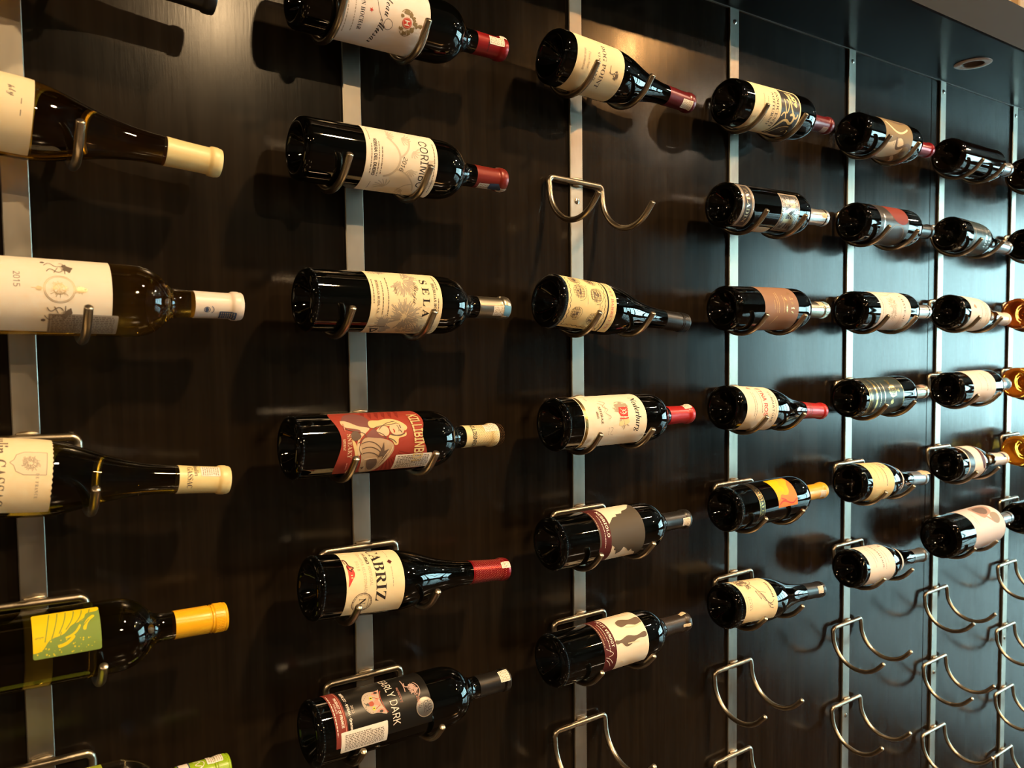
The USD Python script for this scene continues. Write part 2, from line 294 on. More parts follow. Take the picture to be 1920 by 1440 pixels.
    def sheet(s, lb, name, sh, color, lab):
        v, f = triangulate(sh, 2.6, 4.0 if (lb['x0'] + sh.bounds[3] > (176 if s.kind == 'bord' else 106)) else None)
        if len(f) == 0: return
        P, N = s.wrap(v, lb['x0'], lb['th'], s.R, lb['off'] + WRAP_EPS * lb['n'])
        obj(name, (P, f), 'print_' + color, lb['o'], normals=N, label=lab)
    def capsule(s, x0, foil, kind='cork', lab=None):
        L = s.L; x0 += 5; r0 = s.rad(x0) + 0.35
        if kind == 'cork':
            pts = [(x0, r0 - .5), (x0, r0), (x0 + 2, r0 + .02)] + [(x, s.rad(x) + .35) for x in np.linspace(x0 + 6, L - 14, 6)] + [(L - 12.5, 14.5), (L - 11.2, 15.6), (L - 9, 15.95), (L - 4.6, 15.95), (L - 3.2, 15.4), (L - 1.0, 15.1), (L + 0.2, 14.4), (L + 0.6, 12.8), (L + 0.6, 0)]
        elif kind == 'plain':
            pts = [(x0, r0 - .5), (x0, r0)] + [(x, max(s.rad(x) + .4, 14.3)) for x in np.linspace(x0 + 3, L - 16, 5)] + [(L - 9, 15.4), (L - 3, 15.5), (L - .4, 15.0), (L + .6, 13.4), (L + .6, 0)]
        else:
            pts = [(x0, r0 - .5), (x0, 15.0), (x0 + 20, 15.0), (L - 19, 15.1), (L - 18, 14.5), (L - 16.6, 14.5), (L - 15.8, 15.4), (L - 15, 14.9), (L - 13.8, 14.9), (L - 13, 15.5), (L - 3, 15.5), (L - 2.4, 15.2), (L - 1.8, 15.5), (L, 15.2), (L + .8, 14.0), (L + .8, 0)]
        s.cap = [(a, b) for a, b in pts if b > 12.9]
        for i in range(1, len(s.cap)):
            if s.cap[i][0] <= s.cap[i - 1][0]: s.cap[i] = (s.cap[i - 1][0] + 1e-3, s.cap[i][1])
        s.capo = obj('foil_capsule' if kind != 'screw' else 'screw_cap', lathe([(a / 1000, b / 1000) for a, b in pts], 48), 'foil_' + foil, s.o, smooth=35, label=lab)
        if kind == 'screw':
            ms = []
            for k in range(56):
                b = trimesh.creation.box([0.009, 0.0006, 0.0006]); b.apply_translation([(L - 8) / 1000, 0, 0.0155]); b.apply_transform(trimesh.transformations.rotation_matrix(2 * np.pi * k / 56, [1, 0, 0])); ms.append(b)
            obj('grip_ridges', cat(ms), 'foil_' + foil, s.capo, kind='stuff')
        s.ncap = 0
    def on_cap(s, name, sh, x0, th, color, off=0.12, lab=None):
        """A print or a paper seal on the capsule."""
        th = th + s.turn; x0 += 5 if x0 < 258 else -11; s.ncap += 1; v, f = triangulate(sh, 1.6, 1.5); P, N = s.wrap(v, x0, th, 15.3, off + .05 * s.ncap, s.cap)
        return obj(name, (P, f), color if color.startswith('foil') else 'print_' + color, s.capo, normals=N, label=lab)
    def seal(s, x0, th, w=13, h=15, color='white', torn=None):
        sh = R_(-w / 2, 0, w / 2, h, 1.0) if torn is None else torn
        s.on_cap('paper_seal', sh, x0, th, color, 0.25)
        s.on_cap('seal_print', union_all([D_(-w / 2 + 1.2, w / 2 - 1.2, y, 0.9, int(x0 + y * 3 + th)) for y in np.arange(1.8, h - 1.5, 2.2)]), x0, th, 'ink_pale', 0.3)

# holders: one bent rod each; a bar across the rail, bent down at both ends into an open U that comes forward
HC_Y, HC_Z, HC_R, ROD = -0.365 * U, -0.080 * U, 0.332 * U, 0.0043
HOLD_Y, HOLD_Z = HC_Y, HC_Z - HC_R + ROD
HOLDER_DZ = {(2, 2): -0.008}
SLOPE = {0: -0.035, 1: -0.025, 2: -0.008}       # some rails' holders lean a little to the right
def holder_path(hl, hr, yb=-0.0047, rc=0.0075, slope=0.0):
    def half(h, sgn):
        p = [[0, yb, 0], [sgn * (h - rc), yb, 0]]
        p += [[sgn * (h - rc + rc * math.sin(a)), yb, -rc * (1 - math.cos(a))] for a in np.linspace(0.25, math.pi / 2, 6)]
        y_in = HC_Y + HC_R
        for t in np.linspace(0.25, 1, 4):
            z = -rc + (HC_Z + rc) * t; p.append([sgn * h, yb + (y_in - yb) * t, z])
        p += [[sgn * h, HC_Y + HC_R * math.cos(a), HC_Z - HC_R * math.sin(a)] for a in np.linspace(0.06, math.radians(138), 26)]
        a = math.radians(138); e = np.array(p[-1]); d = np.array([0, -math.sin(a), -math.cos(a)]); p.append(list(e + d * 0.008)); p.append(list(e + d * 0.0165))
        return p
    l, r = half(hl, -1), half(hr, 1)
    q = np.array(l[::-1] + r[1:]); q[:, 2] += q[:, 0] * slope
    return q

# ------------------------------------------------------------------ the room: back wall of veneer panels, soffit, floor, ceiling, far windows
WY = 0.005                                                             # the rails are 5 mm thick flat bars screwed to the wall
SOF = Z1 + 0.168; CEIL = 3.30; XL, XR, YF = -4.5, 8.6, -7.0
wall = thing('wall_back', 'dark brown wood veneer wall behind the bottles, in tall panels', 'wall', kind='structure')
xs = [XL, -0.588, 1.812, 4.212, XR]
for a, b in zip(xs, xs[1:]):
    obj('veneer_panel', chamfer(a + 0.0006, WY, 0.0, b - 0.0006, WY + 0.02, SOF + 0.02, 0.0008), 'veneer', wall)
obj('backing', bx(XL, WY + 0.02, 0, XR, WY + 0.06, SOF + 0.1), 'frame_black', wall)
obj('upper_wall', bx(XL, WY + 0.0, SOF + 0.1, XR, WY + 0.06, CEIL), 'cream_wall', wall)
for k in range(12): obj('batten', chamfer(XL + 0.5 + k * 0.62, WY - 0.02, SOF + 0.1, XL + 0.55 + k * 0.62, WY + 0.01, CEIL, 0.003), 'beige_batten', wall)
LAMPS = [-0.64, 0.17, 0.98, 1.79, 2.60, 3.41]; LY = -0.095
soff = thing('trim_1', 'dark glossy boxed soffit running along the top of the bottle wall', 'soffit', kind='structure')
hole = union_all([Point(x, LY).buffer(0.0235, quad_segs=12) for x in LAMPS])
obj('soffit_board', trimesh.creation.extrude_polygon(box(XL, -0.188, XR, WY - 0.0005).difference(hole), 0.014, engine='earcut').apply_translation([0, 0, SOF]), 'soffit_veneer', soff)
obj('fascia_board', bx(XL, -0.194, SOF, XR, -0.1882, SOF + 0.085), 'fascia_paint', soff)
obj('top_board', bx(XL, -0.1885, SOF + 0.071, XR, WY - 0.0005, SOF + 0.085), 'fascia_paint', soff)
obj('joint_strip', bx(XL, WY - 0.0035, SOF - 0.0022, XR, WY - 0.0003, SOF - 0.0001), 'bead', soff)
obj('floor', bx(XL, YF, -0.05, XR, WY + 0.06, 0.0), 'dark_floor').SetCustomDataByKey('kind', 'structure')
ROOM_XY = [(-2.7, -1.8), (1.2, -1.5), (3.3, -1.5), (5.4, -1.5), (-1.5, -4.2), (1.25, -3.6), (3.5, -2.75), (5.0, -3.6)]
hole = union_all([Point(x, y).buffer(0.0915, quad_segs=12) for x, y in ROOM_XY])
obj('ceiling', trimesh.creation.extrude_polygon(box(XL, YF, XR, WY + 0.06).difference(hole), 0.05, engine='earcut').apply_translation([0, 0, CEIL]), 'ceiling_paint').SetCustomDataByKey('kind', 'structure')
obj('wall_left', bx(XL - 0.08, YF, 0, XL, WY + 0.06, CEIL), 'dark_wall').SetCustomDataByKey('kind', 'structure')
obj('wall_front', bx(XL, YF - 0.08, 0, XR, YF, CEIL), 'dark_wall').SetCustomDataByKey('kind', 'structure')
# the far wall is a row of tall mullioned windows
WIN = [(-1.00, -2.05), (-2.15, -3.25), (-3.35, -4.45), (-4.55, -5.65)]; WZ0, WZ1 = 0.45, 2.72
hole = union_all([box(b, WZ0, a, WZ1) for a, b in WIN])
fm = trimesh.creation.extrude_polygon(box(YF, 0, WY + 0.06, CEIL).difference(hole), 0.12, engine='earcut')
fm.vertices = fm.vertices[:, [2, 0, 1]] + [XR, 0, 0]
obj('wall_right', fm, 'dark_wall').SetCustomDataByKey('kind', 'structure')
for i, (a, b) in enumerate(WIN):
    w = thing('window_%d' % (i + 1), 'tall window with dark mullions in the far wall', 'window', kind='structure')
    x = XR + 0.04; z = [WZ0, WZ0 + 0.56, WZ0 + 1.2, WZ0 + 1.75, WZ1]; y = [b, (a + b) / 2, a]
    obj('window_frame', cat([bx(x, b, WZ0, x + .05, b + .045, WZ1), bx(x, a - .045, WZ0, x + .05, a, WZ1), bx(x, b, WZ0, x + .05, a, WZ0 + .045), bx(x, b, WZ1 - .045, x + .05, a, WZ1)]), 'frame_black', w)
    obj('mullion', bx(x, y[1] - .02, WZ0, x + .05, y[1] + .02, WZ1), 'frame_black', w)
    for q in z[1:4]: obj('glazing_bar', bx(x + .005, b, q - .018, x + .045, a, q + .018), 'frame_black', w)
    for q0, q1 in zip(z, z[1:]):
        for y0, y1 in zip(y, y[1:]): obj('pane', bx(x + .022, y0 + .012, q0 + .012, x + .026, y1 - .012, q1 - .012), 'pane_glass', w)

def downlight(x, y, z, r_out, r_in, depth, r_lamp, power, label, group, color=(1.0, 0.58, 0.25), cup='lamp_cup'):
    t = thing('downlight', label, 'lamp', (x, y, z), group)
    obj('trim_ring', lathe([(-.0016, r_in), (-.0026, r_in + .002), (-.0026, r_out - .003), (-.0012, r_out), (0.0, r_out), (0.0, r_in), (-.0016, r_in)], 48, 'z'), 'lamp_white', t, smooth=40)
    obj('reflector', lathe([(-.0012, r_in - .0005), (depth, r_lamp + .003), (depth + .003, r_lamp + .003), (depth + .003, 0), (depth + .0045, 0), (depth + .0045, r_lamp + .005), (0, r_in), (-.0012, r_in), (-.0012, r_in - .0005)], 40, 'z'), cup, t, smooth=40)
    if power <= 0: return
    l = UsdLux.DiskLight.Define(stage, str(t.GetPath()) + '/bulb'); l.CreateRadiusAttr(r_lamp); l.CreateIntensityAttr(power); l.CreateColorAttr(Gf.Vec3f(*color))
    UsdGeom.Xformable(l).AddTranslateOp().Set(Gf.Vec3d(0, 0, depth - .001))
for x in LAMPS:
    downlight(x, LY, SOF, 0.037, 0.0225, 0.030, 0.004, SOFFIT_LAMP, 'small round white downlight in the dark soffit above the bottles' if abs(x - 1.79) < .01 else 'recessed soffit downlight %s of the visible one' % {-0.64: 'third to the left', 0.17: 'two to the left', 0.98: 'next to the left', 2.60: 'next to the right', 3.41: 'two to the right'}.get(x), None if abs(x - 1.79) < .01 else 'soffit downlights out of view')
for k, (x, y) in enumerate(ROOM_XY):
    row = 'nearest the bottle wall' if y > -3 else 'in the far row'; place = ('leftmost', 'second from the left', 'third from the left', 'rightmost')[k % 4]
    downlight(x, y, CEIL, 0.11, 0.09, 0.012, 0.075, ROOM_LAMP * (0.8 if k == 6 else 0.55 if x > 3 else 1.15 if k == 1 else 1.0), ('amber' if k == 6 else 'warm') + ' round ceiling downlight %s, %s' % (row, place), 'ceiling downlights out of view', (1.0, 0.47, 0.15) if k == 6 else (1.0, 0.75, 0.50) if x > 3 else (1.0, 0.67, 0.345), 'lamp_tin')

# ------------------------------------------------------------------ rails with their welded holders
RAILS = [(0, 7, 'steel rail at the left edge, carrying pale and green wine bottles'), (1, 7, 'steel rail second from the left, with the red woman label bottle'), (2, 7, 'steel rail with one empty holder between bottles near its top'),
         (3, 9, 'steel rail carrying the bottle with the orange and yellow label'), (4, 9, 'steel rail whose bottles end above two empty holders, gold label on top'), (5, 10, 'steel rail second from the right, with the large pinkish label bottle'), (6, 10, 'steel rail at the right edge, with amber bottles')]
for c, rows, label in RAILS:
    t = thing('bottle_rail', label, 'rail', (c * PITCH, 0, Z1), 'steel wall rails')
    obj('flat_bar', chamfer(-.0125, 0, 0.06 - Z1, .0125, WY - 0.0002, SOF - Z1 - .0023, 0.0009), 'steel_bar', t)
    for z in (0.143, -0.208, -0.72, -1.238):
        s = obj('screw', lathe([(-.0002, 0), (-.0002, .0045), (.0012, .0042), (.0019, .0026), (.0021, 0)], 24, 'z').apply_transform(trimesh.transformations.rotation_matrix(math.pi / 2, [1, 0, 0])).apply_translation([0.0005, 0.0, z]), 'screw', t, smooth=40)
        obj('cross_slot', cat([bx(-.0022, -.0023, z - .0004, .0032, -.0017, z + .0004), bx(.0001, -.0023, z - .0026, .0009, -.0017, z + .0026)]), 'screw_slot', s)
    for r in range(1, rows + 1):
        j = rng.normal(size=4); dz = HOLDER_DZ.get((c, r), 0.0); z = -(r - 1) * U + dz
        p = holder_path(0.337 * U + .0008 * j[0], 0.274 * U + .0008 * j[1], slope=-0.045 if (c, r) == (2, 2) else SLOPE.get(c, 0.0) + 0.006 * j[2])
        p[:, 2] += z
        h = obj('bottle_holder', tube(p, ROD, 16), 'steel_rod', t, smooth=50)
        b = trimesh.creation.icosphere(2, 1.0); b.vertices *= 1 + 0.22 * (meshkit.noise(b.vertices * 2.3 + c * 7 + r) - .5)[:, None]
        b.apply_scale([0.0105, 0.0032, 0.0030]); b.apply_translation([0.0, -0.0022, z + ROD + 0.0004])
        b2 = b.copy(); b2.apply_translation([0.0007, 0, -2 * ROD - 0.0006])
        obj('weld_bead', cat([b, b2]), 'weld', h, smooth=True)

# ------------------------------------------------------------------ the bottles, rail by rail from the left
def star(x, y, r): return P_([(x + (r if k % 2 == 0 else r * .4) * math.sin(k * math.pi / 5), y + (r if k % 2 == 0 else r * .4) * math.cos(k * math.pi / 5)) for k in range(10)])
def blob(x, y, r, seed, n=9, amp=0.35):
    q = np.random.default_rng(seed); return B_([(x + r * (1 + amp * q.uniform(-1, 1)) * math.cos(a), y + r * (1 + amp * q.uniform(-1, 1)) * math.sin(a)) for a in np.linspace(0, 2 * math.pi, n, endpoint=False)])
def petals(x, y, r, n, seed, a0=0, a1=360, w=0.9):
    q = np.random.default_rng(seed); g = []
    for k in range(n):
        a = math.radians(a0 + (a1 - a0) * (k + q.uniform(-.3, .3)) / n); u = q.uniform(.12, .55) * r; v = min(u + q.uniform(.3, .5) * r, r)
        g.append(C_([(x + u * math.cos(a), y + u * math.sin(a)), (x + (u + v) / 2 * math.cos(a + .05), y + (u + v) / 2 * math.sin(a + .05)), (x + v * math.cos(a + .02), y + v * math.sin(a + .02))], w))
    return union_all(g)
def ring(x, y, r, w, q=10): return E_(x, y, r, r, q).difference(E_(x, y, r - w, r - w, q))
def frame(x0, y0, x1, y1, w): return box(x0, y0, x1, y1).difference(box(x0 + w, y0 + w, x1 - w, y1 - w))
def micro(rows, seed, h=0.9): return union_all([D_(a, b, y, h, seed + k) for k, (a, b, y) in enumerate(rows)])

# --- rail 1: white wines
b = Bottle(0, 1, 'burg', -105, 'pale wine bottle just above the upper left corner', 'glass_olive', R=38)
b.label(18, 98, 105, 10, 'charcoal'); b.capsule(231, 'black')
b = Bottle(0, 2, 'burg', -105, 'amber green white wine bottle with cream capsule, uppermost at the left edge', 'glass_olive', R=38)
l = b.label(20, 96, 108, 22, 'ivory'); b.print(l, 'lettering', [T('Valley', 6, 40, 8, 'script'), T('hly', -10, 76, 6, 'script', rot=12)], 'ink_soft'); b.print(l, 'small_print', [L_([(-4, 86), (1, 86)], .6), L_([(7, 86), (12, 86)], .6), micro([(-20, 20, 30), (-16, 16, 25)], 3)], 'ink_soft')
b.capsule(232, 'butter')
b = Bottle(0, 3, 'bord', -92, 'clear bottle of golden wine with cream crest label and white capsule', 'glass_clear', R=37)
l = b.label(24, 138, 104, 16, 'cream', shape=R_(-52, 0, 50, 138, 1.0))
b.print(l, 'lettering', [T('Clarendelle', 0, 33, 10, 'script', fit=74), T('2015', -6, 56, 5, 'italic')], 'ink_soft')
b.print(l, 'crest', [affinity.translate(q, 0, -21) for q in [ring(2, 114, 13.4, .5), ring(2, 114, 12.2, .4), ring(2, 114, 5.4, .8), petals(2, 114, 9, 30, 5, w=.5), T('S', 2, 111.6, 5, 'serif')]], 'pale_gold')
b.print(l, 'crest_ornament', [affinity.translate(q, 0, -21) for q in [blob(2, 132, 3.2, 2), ring(2, 135, 2.2, .8), blob(2, 97, 2.6, 8), L_([(2, 91), (2, 100)], .6), petals(2, 131, 5, 16, 6, w=.6)]], 'pale_gold')
lions = []
for sg in (-1, 1):
    cx = 2 + sg * 23
    lions += [C_([(cx + sg * 3, 102), (cx + sg * 6, 108), (cx + sg * 2, 112), (cx + sg * 5, 118), (cx + sg * 8, 115)], .7), C_([(cx - sg * 5, 104), (cx - sg * 2, 108), (cx - sg * 5, 112), (cx - sg * 3, 117)], .8), blob(cx - sg * 1, 122, 3.6, 11 + sg), blob(cx + sg * 3, 119, 2.6, 14 + sg), L_([(cx - sg * 6, 110), (cx, 113)], .7), L_([(cx - sg * 7, 119), (cx - sg * 2, 119)], .7), E_(cx + sg * 8, 101, 1.5, 1.9), petals(cx, 120, 5, 18, 31 + sg, w=.4)]
for q in (lions[:len(lions) // 2], lions[len(lions) // 2:]): b.print(l, 'lion_figure', affinity.translate(union_all(q), 0, -21), 'ink_soft')
k = b.label(108, 60, 26, -44, 'warm_grey', name='back_label', lab='translucent grey importer sticker', off=.32)
b.print(k, 'small_print', [Dv(x, 3, 57, 1.0, int(50 + x * 3)) for x in np.arange(-11, 11, 2.1)] + [frame(-12, 1, 12, 22, .5)], 'ink_soft')
b.capsule(240, 'ivory'); b.on_cap('capsule_print', union_all([ring(0, 6, 3.4, .7), blob(0, 6, 2, 4), C_([(-4, 11), (0, 13), (4, 11)], .7)]), 262, -20, 'navy'); b.seal(281, -48, 12, 18, 'navy')
b = Bottle(0, 4, 'burg', -107, 'olive green bottle with cream shield crest label and pale yellow capsule', 'glass_green', R=38)
l = b.label(18, 102, 112, 14, 'ivory', shape=P_([(-56, 0), (48, 0), (48, 102)] + [(x, 102 - .9 * (i % 2)) for i, x in enumerate(np.linspace(30, -50, 30))] + [(-56, 102)]))
b.print(l, 'lettering', [T('Moulin', -36, 52, 13, 'serif', fit=44), T('de', -13, 52, 6, 'italic'), T('GASSAC', 15, 52, 11.5, 'serif', fit=46)], 'ink_soft')
sh = P_([(-16, 84), (-16, 66), (-13, 60), (-7.5, 58), (-5, 55), (-2.5, 58), (3, 60), (6, 66), (6, 84)]).buffer(.8); sh = affinity.translate(sh, 0, 12)
b.print(l, 'crest', [sh], 'sand'); b.print(l, 'crest_outline', [sh.difference(sh.buffer(-.6)), petals(-5, 83, 9, 40, 9, w=.5), ring(-5, 83, 3, .6), ring(-5, 83, 6, .4)], 'ink_pale')
b.print(l, 'lettering', [T('DE FRANCE', 17, 88, 2.6, 'serif', track=.25, fit=24)], 'ink_pale')
b.capsule(234, 'butter'); b.on_cap('capsule_print', union_all([T('Moulin', -9, 13, 4.5, 'serif'), T('GASSAC', 2, 6, 5.5, 'serif', fit=26)]), 236, 18, 'ink_soft'); b.seal(272, 40, 14, 20)
b = Bottle(0, 5, 'bord', -120, 'dark green bottle with small lime label and yellow screw cap', 'glass_green', R=37)
l = b.label(110, 58, 46, 22, 'leaf', shape=R_(-22, 0, 24, 58, 2))
b.print(l, 'brushwork', [B_([(-24, 0), (-24, 58), (-16, 56), (-14, 46), (-8, 44), (-4, 34), (4, 26), (8, 14), (16, 8), (18, 0)]), C_([(-10, 52), (-4, 46), (2, 44)], 3), C_([(8, 34), (12, 30), (15, 22)], 3), C_([(-2, 40), (4, 36), (8, 28)], 2)], 'yellow')
b.print(l, 'stroke', [C_([(-20, 50 - 7 * k), (-12 + 2 * k, 47 - 7 * k), (-6 + 3 * k, 40 - 6 * k)], 1.0) for k in range(6)] + [C_([(-10 + 3 * k, 56 - 8 * k), (-4 + 3 * k, 50 - 7 * k)], .8) for k in range(6)], 'leaf_dark')
b.print(l, 'speckle', [E_(x, y, r, r, 3) for x, y, r in np.random.default_rng(3).uniform([8, 2, .3], [23, 56, .9], (40, 3))], 'lemon')
b.print(l, 'lettering', [C_([(5 + .8 * math.sin(t), 5 + .5 * t), (4, 6 + .5 * t)], .5) for t in range(-6, 8, 2)], 'leaf_dark')
b.capsule(237, 'yellow', 'screw')
b = Bottle(0, 6, 'bord', -122, 'olive bottle with lime label and lime screw cap at the bottom left corner', 'glass_grey', R=37)
l = b.label(60, 109, 70, 26, 'lime'); b.print(l, 'brushwork', [C_([(-30, 20), (0, 50), (20, 90)], 4)], 'leaf')
b.capsule(236, 'lime', 'screw')
b.on_cap('cap_band', R_(-47, 0, 47, 10), 238, 0, 'pink_white', .1); b.on_cap('cap_band', R_(-47, 0, 47, 1.3), 237, 0, 'navy', .1); b.on_cap('cap_band', R_(-47, 0, 47, 1.3), 248, 0, 'navy', .1)
b.on_cap('capsule_print', union_all([C_([(-8, 2), (-5, 7), (-2, 3), (1, 9), (4, 4), (7, 10)], .9), C_([(-8, 9), (-3, 12), (3, 8)], .8)]), 252, 40, 'white'); b.seal(283, 62, 14, 17)

# --- rail 2
b = Bottle(1, 1, 'bord', -98, 'red wine bottle with cream script label and red capsule, cut by the top edge', R=38)
l = b.label(43, 114, 112, 2, 'pink_white', shape=R_(-58, 0, 54, 114, 1.2))
b.print(l, 'lettering', [T('Chateau', -20, 56, 10, 'script', fit=40, rot=-8), T('Musar', 20, 46, 10, 'script', fit=34, rot=-14), C_([(-40, 62), (-36, 48), (-20, 44), (-4, 47), (8, 54), (14, 60), (8, 66), (2, 61), (8, 55)], .55), T('GASTON HOCHAR', -4, 24, 5.0, 'serif', fit=52, track=.04)], 'ink')
b.print(l, 'small_print', [micro([(-30, 26, 17)], 2, 1.0), micro([(-40, 30, 8)], 4, 1.2)], 'ink_pale')
b.print(l, 'star', [star(-3, 37, 3.0)], 'red_ink')
b.print(l, 'crest', [blob(x, y, r, i, 11, .5) for i, (x, y, r) in enumerate([(-10, 82, 3.4), (-9, 88, 3), (-5, 92, 2.6), (1, 95, 3.4), (7, 92, 2.6), (11, 88, 3), (12, 82, 3.4), (1, 101, 2.2), (-6, 77, 2.2), (8, 77, 2.2)])] + [C_([(-10, 76), (-14, 82), (-10, 90)], .8), C_([(12, 76), (16, 82), (12, 90)], .8)], 'olive_gold')
b.print(l, 'crest_shield', [E_(1, 83.5, 6.0, 6.2)], 'red_ink'); b.print(l, 'crest_ring', [ring(1, 83.5, 5.4, .8)], 'red_pale'); b.print(l, 'crest_mark', [R_(-1.8, 80.5, -.4, 86.5), R_(2.4, 80.5, 3.8, 86.5), R_(-1, 82.7, 3, 84.2)], 'white')
b.capsule(236, 'red'); b.on_cap('capsule_print', T('Musar', 0, 0, 4, 'script'), 252, 0, 'ink'); b.seal(270, 38, 13, 22); b.seal(288, 70, 6, 10)
b = Bottle(1, 2, 'bord', -101, 'red wine bottle with cream label of pale leafy branches and rust capsule', R=37)
l = b.label(72, 95, 104, 5, 'cream', shape=R_(-50, 0, 52, 95, 1.2))
pale = [C_([(20, 26), (10, 40), (-4, 44), (-16, 40), (-28, 30)], 2.6), C_([(10, 40), (14, 54), (26, 66), (36, 70)], 1.8), C_([(-4, 44), (-14, 54), (-30, 58)], 2.4), C_([(26, 66), (30, 56), (40, 50)], 1.4)]
for cx, cy, r, n, a0 in [(-34, 30, 9, 7, 90), (-32, 50, 11, 7, 60), (-14, 62, 8, 6, 40), (8, 60, 8, 7, 0), (36, 30, 12, 7, -150), (40, 58, 9, 6, -60), (20, 84, 8, 8, 20), (-6, 84, 7, 6, 20)]:
    pale += [C_([(cx, cy), (cx + .55 * r * math.cos(a), cy + .55 * r * math.sin(a)), (cx + r * math.cos(a + .2), cy + r * math.sin(a + .2))], 1.5) for a in np.radians(a0 + np.linspace(-70, 70, n))]
b.print(l, 'leaf_drawing', pale, 'embossed_pale')
b.print(l, 'lettering', [T('CORIMBO', -1, 71, 10.5, 'sans', fit=61, track=.02), T('2016', 2, 46, 5.4, 'script', rot=-18), T('RIBERA DEL DUERO', -1, 10, 3.6, 'sans', bold=True, fit=44)], 'ink')
b.print(l, 'small_print', [micro([(-16, 20, 6.5), (-20, 22, 16), (-14, 18, 20)], 11, 1.0), micro([(-30, 36, 90)], 14, .9), micro([(-40, -20, 5), (30, 44, 12)], 77, .6)], 'ink_soft')
b.capsule(235, 'rust'); b.seal(240, -52, 12, 32, 'white'); b.on_cap('paper_seal', P_([(-5, 0), (5, 0), (8, 12), (2, 20), (-6, 14)]), 272, -44, 'navy', .45); b.seal(288, -58, 9, 13)
b = Bottle(1, 3, 'bord', -99, 'red wine bottle with cream chrysanthemum drawing label and pewter capsule', R=37)
l = b.label(72, 96, 116, 15, 'ivory', shape=R_(-52, 0, 64, 96, 1.0))
b.print(l, 'flower', [petals(26, 46, 25, 90, 21, -30, 300, 1.0), petals(-22, 44, 26, 70, 22, -60, 160, 1.0), petals(52, 76, 20, 50, 23, 90, 280, 1.0), petals(-48, 20, 18, 30, 25, -20, 120, .9)], 'embossed')
b.print(l, 'leaf_drawing', [C_([(44, 6), (36, 22), (30, 40)], 2.2), blob(36, 20, 6, 4, 12, .5), blob(48, 24, 7, 5, 12, .4), petals(34, 18, 12, 26, 9, w=.8), petals(-40, 12, 10, 20, 10, w=.8), petals(46, 50, 12, 24, 12, w=.8)], 'embossed')
b.print(l, 'lettering', [T('S E L A', 1, 69, 9.5, 'serif', fit=50), T('BODEGAS RODA', 2, 84, 3.8, 'serif', fit=42)], 'ink')
b.print(l, 'lettering', [T('Rioja', -4, 57, 6, 'script', fit=26, rot=-10), T('BODEGAS RODA, S.A.', 2, 8, 3.2, 'serif', fit=42), T('2018', -6, 31, 3, 'serif'), micro([(-24, 26, 22), (-18, 24, 15), (-20, 12, 3)], 31, 1.0), micro([(-34, -8, 90), (2, 20, 90)], 33, 1.1)], 'ink_soft')
b.print(l, 'quality_mark', [P_([(46, 6), (46, 18), (60, 12)]).difference(P_([(48, 9), (48, 15), (55, 12)])), L_([(42, 2), (42, 24)], .7)], 'ink')
b.knurl(7.5, 60); obj('embossed_lettering', (lambda s: (lambda V: (V[0], s[1]))(b.wrap(s[0], 22, 6, 37.0, .25)))(triangulate(union_all([T('R O D A', 4, 0, 5, 'sans', bold=True, fit=46), union_all([E_(x, y, .8, .8, 4) for x in np.arange(-52, -22, 2.6) for y in (-2, 1, 4)])]), 2.6)), 'glass_black', b.o)
b.capsule(234, 'pewter'); b.seal(272, -18, 15, 22, 'white'); b.on_cap('paper_seal', P_([(-7, 0), (7, 0), (9, 10), (-5, 11)]), 288, -10, 'sky_blue', .5)
# the bottle with the drawn woman
b = Bottle(1, 4, 'bord', -121, 'red wine bottle with red label showing a drawn long haired woman', R=37)
sc = 0.0765
def zz(pts, f=B_): return f([(37 * math.asin(max(-.99, min(.99, (y - 470) / 470))), (x - 150) * sc) for x, y in pts])
def zl(pts, w): return C_([(37 * math.asin(max(-.99, min(.99, (y - 470) / 470))), (x - 150) * sc) for x, y in pts], w)
edge = smooth_path([(-56, 3), (-40, -1.5), (-22, 3), (-6, 5), (10, 1.5), (26, -1.5), (40, 0)]); edge2 = smooth_path([(40, 115), (24, 118), (8, 116), (-8, 111), (-24, 116), (-40, 115.5), (-56, 112)])
l = b.label(48, 117, 96, -5, 'red_label', shape=Polygon(np.vstack([edge, edge2])).buffer(0))
b.print(l, 'ray', [P_([(4, 60), (60 * math.cos(a) + 4, 60 + 70 * math.sin(a)), (60 * math.cos(a + .07) + 4, 60 + 70 * math.sin(a + .07))]).difference(E_(4, 60, 16, 20)) for a in np.arange(-.6, 1.25, .15)] + [P_([(-40, 38 + 9 * k), (-34, 40 + 9 * k), (-50, 46 + 9 * k), (-54, 42 + 9 * k)]) for k in range(6)], 'red_dark')
b.print(l, 'backdrop', [zz([(280, 100), (720, 80), (730, 210), (560, 270), (400, 350), (480, 400), (540, 330), (380, 220)])], 'plum')
b.print(l, 'robe', [zz([(520, 470), (600, 365), (800, 365), (950, 400), (1080, 490), (1085, 550), (1000, 690), (860, 845), (740, 890), (590, 880), (555, 820), (545, 700), (530, 600)])], 'robe')
b.print(l, 'column', [zz([(385, 355), (440, 430), (475, 610), (430, 760), (400, 885), (385, 885), (420, 700), (410, 520)])], 'hair')
b.print(l, 'skin', [zz([(262, 105), (310, 105), (560, 195), (700, 225), (570, 330), (505, 430), (530, 520), (495, 625), (465, 520), (480, 390), (545, 262), (330, 200)]), zz([(810, 265), (905, 212), (1010, 225), (1005, 330), (930, 352), (830, 300)])], 'skin')
b.print(l, 'hair', [zz([(700, 170), (740, 122), (900, 118), (1000, 105), (1200, 125), (1320, 190), (1350, 245), (1300, 285), (1235, 190), (1060, 205), (960, 205), (800, 222), (720, 215)]), zz([(1315, 300), (1285, 370), (1170, 405), (1150, 485), (1100, 492), (1060, 430), (1000, 385), (1010, 350), (1070, 340), (1150, 362), (1250, 350)])], 'hair')
